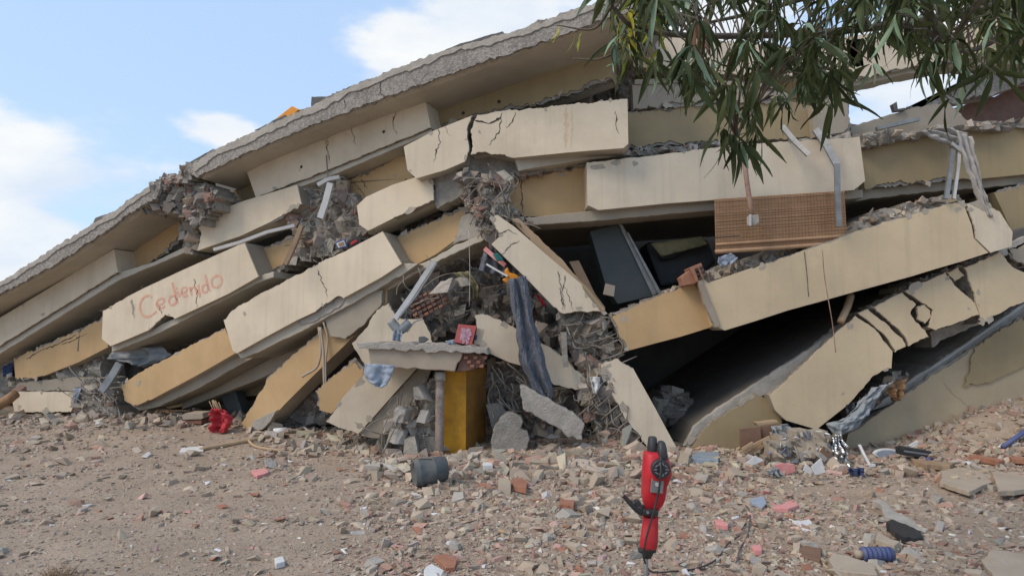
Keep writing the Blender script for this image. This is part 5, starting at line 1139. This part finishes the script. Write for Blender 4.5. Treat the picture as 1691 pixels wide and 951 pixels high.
hpart('rear_handle', [(1086, 1093, 726, 1.0), (1085, 1096, 729, 1.4), (1083.5, 1098, 738, 1.7), (1082, 1099, 755, 1.8)], 'blackpl', dy=-.03)
def disc(name, px, py, rpx, dY, th, m, seg=28):
    c = PP(px, py, YH + dY); r_ = rpx * YH / F; V, Fc = [], []
    for d, k_ in ((0, .93), (.004, 1), (th, 1)):
        for s in range(seg):
            t = 2 * math.pi * s / seg; V.append(c + Vector((r_ * k_ * math.cos(t), d, r_ * k_ * math.sin(t))))
    for i in range(2):
        for s in range(seg):
            t = (s + 1) % seg; Fc.append((i * seg + s, i * seg + t, (i + 1) * seg + t, (i + 1) * seg + s))
    Fc += [tuple(range(seg)), tuple(range(2 * seg, 3 * seg))]
    return mk(name, V, Fc, M[m], T)
disc('brush_cap', 1092, 775, 15, -.115, .10, 'blackpl'); disc('cap_hub', 1092, 775, 4.5, -.122, .02, 'blackpl')
for i in range(10):
    a = i * math.pi / 5; c = PP(1092 + 9.5 * math.cos(a), 775 + 9.5 * math.sin(a), YH - .118)
    V, Fc = box_geo(c, .018, .006, .006, Matrix.Rotation(-a, 3, 'Y')); mk('vent_rib', V, Fc, M['greypl'], T)
def plate(px, dY, th, m, name, bv=.002): return prism(name, px, YH + dY, 0, th, m, T, bv)
plate([(1076, 788), (1097, 789), (1095, 815), (1074.5, 813)], -.088, .04, 'greypl', 'cover_plate', .003)
disc('plate_screw', 1085.5, 800, 3.2, -.094, .012, 'whitemetal', 14)
plate([(1062, 848 - 7), (1088, 842), (1087.5, 852), (1061.5, 851)], -.062, .13, 'blackpl', 'handle_clamp', .006)
V, Fc = tube_geo(smooth_pts([PP(1066, 847, YH - .03), PP(1055, 844, YH - .05), PP(1043, 833, YH - .06), PP(1033, 822, YH - .06), PP(1026, 815, YH - .06)]), .018, 10, .55)
mk('side_handle', V, Fc, M['blackpl'], T, smooth=True)
disc('clamp_knob', 1054, 832, 5, -.06, .05, 'blackpl', 16); disc('handle_eye', 1027.5, 817, 2.4, -.08, .03, 'tan', 12)
disc('clamp_bolt', 1070, 846, 2.5, -.07, .02, 'greypl', 10)
hpart('barrel', [(1062, 1087, 852, 1), (1062, 1086, 862, 1), (1060, 1086, 874, 1), (1058.5, 1086, 886, 1.0), (1057, 1085, 899, 1.02), (1058, 1084, 903, 1.0), (1060, 1082, 905.5, .9)], 'red', pw=2.6)
hpart('chuck', [(1058, 1081, 904, 1), (1059, 1080, 908, 1), (1060, 1078, 914, 1), (1062, 1076, 918.5, 1), (1063, 1075, 921, .9)], 'blackpl', pw=2.2)
hpart('chuck_latch', [(1054, 1083, 905, .5), (1054, 1083, 910, .5), (1056, 1081, 911.5, .5)], 'blackpl', pw=4)
hpart('chisel', [(1063.5, 1070.5, 918, 1), (1063, 1070, 950, 1), (1062, 1069, 992, 1), (1064.5, 1067, 1018, .6)], 'steel', pw=2.2)
g1 = lambda x, y: ground(x, y) + Vector((0, 0, .02))
tag(tube('power_cable', [PP(1091, 752, YH - .09), PP(1091, 780, YH - .135), PP(1087, 815, YH - .12), PP(1078, 850, YH - .11), PP(1068, 885, YH - .1), PP(1063, 912, YH - .09), PP(1066, 930, YH), PP(1078, 944, YH + .15), g1(1110, 948), g1(1150, 943), g1(1183, 928), g1(1204, 900), g1(1222, 888)], .006, 'blackpl', T, seg=8), None)
tag(tube('grey_cable', [g1(1190, 938), g1(1215, 934), g1(1222, 910), g1(1235, 886), g1(1238, 850), g1(1228, 832)], .006, 'tar', seg=6), 'thin dark cable snaking through the right foreground rubble', 'cable')
# branches and wood lying at left
tag(tube('branch', [g1(330, 745), g1(380, 736), g1(440, 724), g1(500, 712)], .03, 'palewood', seg=7, taper=1.3), 'long dry branch lying across the left dirt', 'branch')
tag(tube('branch', [g1(408, 727), g1(424, 740), g1(470, 747)], .02, 'palewood', seg=6), 'short curved dry branch below the long one', 'branch')
tag(tube('thin_pipe', [g1(470, 742), g1(560, 742), g1(640, 737)], .012, 'steel', seg=6), 'thin grey rod lying left of the bucket', 'rod')
tag(tube('white_bottle', [g1(452, 716), g1(474, 714)], .06, 'white', curve=False, seg=12), 'white plastic bottle lying near the leaning ochre wall', 'bottle')
# dry tuft
T = empty('dry_bush', tuple(ground(92, 948)), label='dry brown twiggy tuft in the bottom left corner', category='dead plant')
gp = ground(92, 955); L = []
for i in range(130):
    a = random.uniform(0, 6.28); l_ = random.uniform(.04, .13); b = gp + Vector((random.gauss(0, .06), random.gauss(0, .05), -.01)); e = b + Vector((math.cos(a) * l_ * .8, math.sin(a) * l_ * .5, random.uniform(.3, 1) * l_))
    L.append(tube_geo([b, b.lerp(e, .5) + Vector((0, 0, .01)), e], .0028, 3, .4))
V, Fc = join_geo(L); mk('twigs', V, Fc, M['wood'], T, kind='stuff')
tag(rock('roof_rock', 172, 361, 34, 8.62, KL, 'conc_light', 3, (1.2, .8, .35), rot=Matrix.Rotation(R(-18), 3, 'Y')), 'flat loose slab lying on the left roof against the sky', 'rubble')
tag(prism('roof_tile', [(450, 200), (482, 175), (494, 181), (478, 196), (456, 204)], 9.1, KL, .25, 'orange', None, .01), 'orange yellow wedge poking above the roof edge', 'panel')
# ================================================================== LOOSE RUBBLE ON THE GROUND
def wcols(x, y):
    if x < 560: return (('beige', 3), ('dirt', 6), ('beige2', 4), ('terra', 1.2), ('white', .5), ('pink', .6), ('grey', 1))
    if x < 1150: return (('beige', 5), ('dirt', 4), ('beige2', 3.5), ('terra', 2.4), ('terra2', 1.2), ('pink', 1), ('white', .5), ('grey', 1), ('cream', 1))
    return (('beige', 5), ('dirt', 4), ('beige2', 4), ('terra', 2.2), ('terra2', 1.4), ('pink', .8), ('white', .4), ('grey', 1.6), ('cream', 1))
def dens(x, y):
    v = .55 + .8 * noise.noise(Vector((x / 130, y / 38, 2)))
    if x < 560: v -= .32 + .1 * (y > 830)
    if x > 640: v += .33
    if 1280 < x < 1600 and 770 < y < 830: v -= .4
    return max(.04, v)
FINE = Stuff(); cnt = 0
while cnt < 92000:
    x = random.uniform(-220, 1900); y = 690 + 400 * random.random() ** .95
    if x < 200 and random.random() < .2: y = random.uniform(680, 720)
    if 1480 < x and random.random() < .3: y = random.uniform(640, 780)
    if y < 735 and 300 < x < 1480 and random.random() < .7: continue
    if random.random() > max(.3, dens(x, y)): continue
    p = ground(x, y)
    if p.y > 14 or p.z > 1.2: continue
    sp = 2.2 + 5.5 * random.random() ** 3.2; s = sp * p.y / F
    s = min(s, .055)
    FINE.add('shard' if random.random() < .55 else 'block', (p.x, p.y, p.z + s * .02), s, rrot(random.random() < .8), PAL[pick(wcols(x, y))], (random.uniform(.8, 1.5), random.uniform(.6, 1), 1)); cnt += 1
FINE.build('gravel', label='fine mixed rubble, grit and tile crumbs covering the ground', category='gravel')
MID = Stuff(); cnt = 0
while cnt < 15000:
    x = random.uniform(-200, 1880); y = 700 + 350 * random.random()
    if 1480 < x and random.random() < .3: y = random.uniform(640, 780)
    if random.random() > dens(x, y) * .9 * (.55 if x < 600 else 1): continue
    p = ground(x, y)
    if p.y > 13: continue
    s = (7 + 12 * random.random() ** 2.2) * p.y / F; kd = pick((('shard', 6), ('block', 4), ('stick', 1.3)))
    MID.add(kd, (p.x, p.y, p.z + s * (.0 if kd == 'shard' else .05)), s, rrot(random.random() < .85), PAL[pick(wcols(x, y))], (random.uniform(.9, 1.7), random.uniform(.55, 1), 1)); cnt += 1
MID.build('small_rubble', label='small broken chips of tile, brick and concrete strewn over the ground', category='rubble')
# pile at the foot of the ruin
PILE = Stuff()
for (xa, xb, ya, yb, n_, smax) in ((0, 420, 676, 712, 900, .22), (440, 640, 700, 760, 700, .2), (600, 1130, 738, 800, 1500, .22), (1130, 1500, 735, 790, 700, .16), (1480, 1760, 650, 770, 900, .14)):
    for _ in range(n_):
        x, y = random.uniform(xa, xb), random.triangular(ya, yb, (ya + yb) / 2); p = ground(x, y)
        if p.y > 13.5: continue
        s = .03 + smax * .8 * random.random() ** 3; PILE.add(pick((('block', 5), ('shard', 4), ('stick', 1))), (p.x, p.y, p.z + s * .12), s, rrot(random.random() < .6), PAL[pick((('beige', 4), ('beige2', 3), ('dirt', 4), ('grey', 1.6), ('terra', 1.2), ('terra2', .6), ('cream', 1), ('white', .15)))], (random.uniform(.9, 1.5), random.uniform(.7, 1), 1))
PILE.build('rubble_bank', label='bank of broken masonry along the foot of the ruin', category='rubble')
# ---- individual chunks
VM = {}
def vmesh(kind, i, m):
    key = (kind, i, m)
    if key not in VM:
        V, T_ = VAR[kind][i]; me = bpy.data.meshes.new(kind); me.from_pydata([tuple(map(float, v)) for v in V], [], [tuple(map(int, t)) for t in T_]); me.materials.append(M[m]); VM[key] = me
    return VM[key]
zones = [(-60, 330, 'far left dirt'), (330, 560, 'left middle dirt'), (560, 800, 'by the black bucket'), (800, 1050, 'left of the red hammer'), (1050, 1300, 'right of the red hammer'), (1300, 1740, 'right foreground')]
kinds = [('shard', 'terra', 'tile_shard', 'terracotta tile shard', 'tile shard', 3), ('block', 'tan', 'stone_chunk', 'tan masonry chunk', 'rubble', 3), ('block', 'conc_light', 'concrete_chunk', 'grey concrete chunk', 'rubble', 2),
         ('shard', 'tan', 'plaster_piece', 'flat tan plaster piece', 'plaster piece', 2), ('shard', 'white', 'white_shard', 'white ceramic shard', 'tile shard', 1), ('stick', 'palewood', 'wood_splinter', 'pale wood splinter', 'splinter', .7), ('shard', 'pink', 'pink_shard', 'faded pink shard', 'plaster piece', .6)]
CH = []
nper = {0: 30, 1: 30, 2: 70, 3: 76, 4: 60, 5: 100}
for zi, (xa, xb, zl) in enumerate(zones):
    for _ in range(nper[zi]):
        for _t in range(40):
            x, y = random.uniform(xa, xb), random.uniform(742, 985) if xb < 600 else random.uniform(765, 985)
            if random.random() < dens(x, y) + .15 and not (1050 < x < 1110): break
        p = ground(x, y); kd, m, nm, lb, ct, w_ = kinds[random.choices(range(len(kinds)), [k[5] for k in kinds])[0]]
        s = (16 + 22 * random.random() ** 1.8) * p.y / F * (.75 if zi < 2 else 0.92 if m != 'white' else .6); o = bpy.data.objects.new(nm, vmesh(kd, random.randrange(len(VAR[kd])), m)); COL.objects.link(o)
        o.location = (p.x, p.y, p.z + s * (.05 if kd == 'shard' else .12)); o.scale = (s, s * random.uniform(.7, 1.1), s * random.uniform(.8, 1.1))
        o.rotation_euler = (random.gauss(0, .18), random.gauss(0, .18), random.uniform(0, 6.28))
        row = 'back row' if y < 830 else 'middle row' if y < 900 else 'front row'; spx = s * F / p.y; big = 'large' if spx > 24 else 'mid-sized' if spx > 16 else 'small'
        CH.append((big + ' ' + lb, zl, row, x, o, ct, lb + 's ' + zl))
from collections import defaultdict
byk = defaultdict(list)
for c in CH: byk[c[0], c[1], c[2]].append(c)
ORD = ['leftmost', 'second from left', 'third from left', 'fourth from left', 'fifth from left', 'sixth from left', 'seventh from left', 'eighth from left', 'ninth from left', 'tenth from left', 'eleventh from left', 'twelfth from left', 'last on right']
for (a, zl, row), L in byk.items():
    L.sort(key=lambda c: c[3])
    for i, c in enumerate(L): tag(c[4], (a if len(L) == 1 else ORD[min(i, 12)] + ' ' + a) + ', ' + row + ', ' + zl, c[5], c[6])
# ================================================================== MANGO TREE
T = empty('mango_tree', (4.6, 1.6, 0), label='leafy mango branches hanging into the top right corner', category='tree')
tube('trunk', [(4.7, 1.5, -.2), (4.65, 1.55, 1.2), (4.4, 1.8, 2.6), (4.1, 2.2, 3.9), (3.6, 2.6, 5.0)], .17, 'bark', T, seg=12, taper=.55)
def leafgeo(L_, w_, droop, curl):
    n = 7; V = []; Fc = []
    for i in range(n + 1):
        t = i / n; ww = w_ * math.sin(math.pi * min(1, t * .94 + .03)) ** .8 * (1 - .35 * t); z = -droop * t * t * L_; y = L_ * t
        for s in (-1, -.5, 0, .5, 1): V.append((s * ww, y, z + abs(s) * ww * .35 + curl * math.sin(t * 9 + s) * ww * .3))
    for i in range(n):
        for j in range(4): a = i * 5 + j; Fc.append((a, a + 1, a + 6, a + 5))
    return V, Fc
LG = [leafgeo(1, random.uniform(.07, .12), random.uniform(.05, .75), random.uniform(.3, 1.6)) for _ in range(14)]
LM = {}
def lmesh(i, m):
    if (i, m) not in LM:
        me = bpy.data.meshes.new('leaf'); me.from_pydata(LG[i][0], [], LG[i][1]); me.materials.append(M[m]); me.polygons.foreach_set('use_smooth', [True] * len(me.polygons)); LM[i, m] = me
    return LM[i, m]
leaves = []
def whorl(px, py, Y, n, L_=.19, m='leaf', ang=None, spread=1.0):
    c = PP(px, py, Y)
    for i in range(n):
        a = random.uniform(0, 6.283); down = random.triangular(-.25, 1.5, .95) if spread > .5 else random.triangular(.8, 1.5, 1.3)
        d = Vector((math.cos(a) * math.cos(down), math.sin(a) * math.cos(down), -math.sin(down)))
        L2 = L_ * random.uniform(.5, 1.2); z = Vector((random.gauss(0, .5), random.gauss(0, .5), 1)).normalized()
        xax = d.cross(z).normalized(); zax = xax.cross(d)
        mm = m
        if m == 'leaf' and random.random() < .07: mm = 'leaf_p'
        if m == 'leaf' and px < 1130 and random.random() < .25: mm = 'leaf_y' if random.random() < .4 else 'leaf_p'
        M4 = Matrix((xax, d, zax)).transposed().to_4x4() @ Matrix.Scale(L2, 4); M4.translation = c + d * .012
        leaves.append((c, M4, mm))
CROWN = [(1000, -60), (1006, 30), (1022, 90), (1060, 70), (1110, 95), (1150, 130), (1185, 165), (1230, 200), (1270, 195), (1290, 140), (1330, 150), (1380, 160), (1400, 100), (1450, 70), (1500, 78), (1560, 70), (1600, 110), (1660, 100), (1700, 80), (1760, -60)]
pts = []
for _ in range(285):
    for _t in range(60):
        x, y = random.uniform(1000, 1760), random.uniform(-60, 205)
        if inpoly(x, y, CROWN): break
    Y = random.uniform(2.5, 4.6)
    # leave small openings at the top where the sky shows
    if 1160 < x < 1240 and 0 < y < 60 and random.random() < .75: continue
    if 1300 < x < 1420 and -10 < y < 35 and random.random() < .6: continue
    pts.append((x, y, Y)); whorl(x, y, Y, random.randint(5, 9), .16)
for x, y, Y, n in ((1205, 222, 3.0, 9), (1222, 236, 3.0, 9), (1196, 210, 3.1, 7), (1248, 218, 3.0, 8), (1130, 120, 3.0, 8), (1080, 100, 3.0, 8), (1040, 95, 3.0, 7), (1018, 70, 3.0, 6), (1395, 96, 3.0, 7), (1440, 104, 3.2, 6), (1530, 96, 3.0, 6), (1512, 92, 3.1, 5), (1590, 110, 2.9, 8), (1640, 120, 2.8, 7), (1570, 160, 2.9, 4), (1300, 165, 3.1, 6), (1375, 165, 3.2, 5)):
    pts.append((x, y, Y)); whorl(x, y, Y, n, .18)
whorl(925, 38, 3.2, 2, .13, 'leaf_y', spread=.2); whorl(948, 50, 3.2, 1, .12, 'leaf_y', spread=.2); whorl(962, 52, 3.2, 1, .12, 'leaf_y', spread=.2); whorl(1012, 60, 3.0, 3, .15, 'leaf_p', spread=.2); whorl(1070, 25, 3.0, 1, .13, 'leaf_p', spread=.2)
whorl(1150, 30, 3.0, 4, .2, 'leaf_d', spread=.2); whorl(1165, 28, 3.05, 3, .19, 'leaf_d', spread=.2)
whorl(1035, 20, 3.1, 7, .17, 'leaf_y')
leaves.sort(key=lambda q: (q[0] - EYE).length)
small = []
for i, (c, M4, mm) in enumerate(leaves):
    gi = random.randrange(14)
    if i < 300 or mm == 'leaf_d' and i < 0:
        o = bpy.data.objects.new('leaf', lmesh(gi, mm)); COL.objects.link(o); o.parent = T; M5 = M4.copy(); M5.translation = M4.translation - wloc(T); o.matrix_local = M5
        if mm == 'leaf_d': o['label'] = 'withered brown leaf'
    else: small.append((gi, M4, mm))
for mm in ('leaf', 'leaf_y', 'leaf_p', 'leaf_d'):
    V = []; Fc = []; rv = []
    for gi, M4, m_ in small:
        if m_ != mm: continue
        o = len(V); V += [M4 @ Vector(v) for v in LG[gi][0]]; Fc += [tuple(i + o for i in f) for f in LG[gi][1]]; rv += [random.random()] * len(LG[gi][0])
    if V:
        b_ = mk('foliage', V, Fc, M[mm], T, smooth=True, kind='stuff'); at = b_.data.attributes.new('Rnd', 'FLOAT', 'POINT')
        if len(rv) == len(b_.data.vertices): at.data.foreach_set('value', rv)
# twigs join the whorls to boughs
boughs = [[(1800, -60, 3.2), (1600, 20, 3.3), (1400, 50, 3.4), (1200, 60, 3.3), (1060, 50, 3.1), (1010, 10, 3.0)], [(1800, -100, 3.4), (1650, 60, 3.2), (1560, 90, 3.0)], [(1800, -60, 3.6), (1450, -30, 4.0), (1250, 20, 4.2), (1160, 40, 4.2)],
          [(1400, 50, 3.4), (1290, 120, 3.2), (1240, 190, 3.05), (1215, 225, 3.0)], [(1010, 10, 3.0), (980, 48, 3.1), (920, 42, 3.2)], [(1060, 50, 3.1), (1000, 95, 3.1), (945, 97, 3.2)]]
BP = []
for i, b_ in enumerate(boughs):
    P = [PP(*q) for q in b_]
    if b_[0][0] == 1800: P = [Vector((3.9, 2.4, 4.4))] + P
    sp = smooth_pts(P, 8); BP += sp; V, Fc = tube_geo(sp, .03 if b_[0][0] == 1800 else .009, 7, .3 if b_[0][0] == 1800 else .35); mk('branch', V, Fc, M['bark'], T, smooth=True)
L = []
for x, y, Y in pts:
    c = PP(x, y, Y); n_ = min(BP, key=lambda q: (q - c).length); mid = n_.lerp(c, .5) + Vector((0, 0, .05)); L.append(tube_geo(smooth_pts([n_, mid, c], 4), .0055, 4, .6))
V, Fc = join_geo(L); mk('twigs', V, Fc, M['bark'], T, kind='stuff')
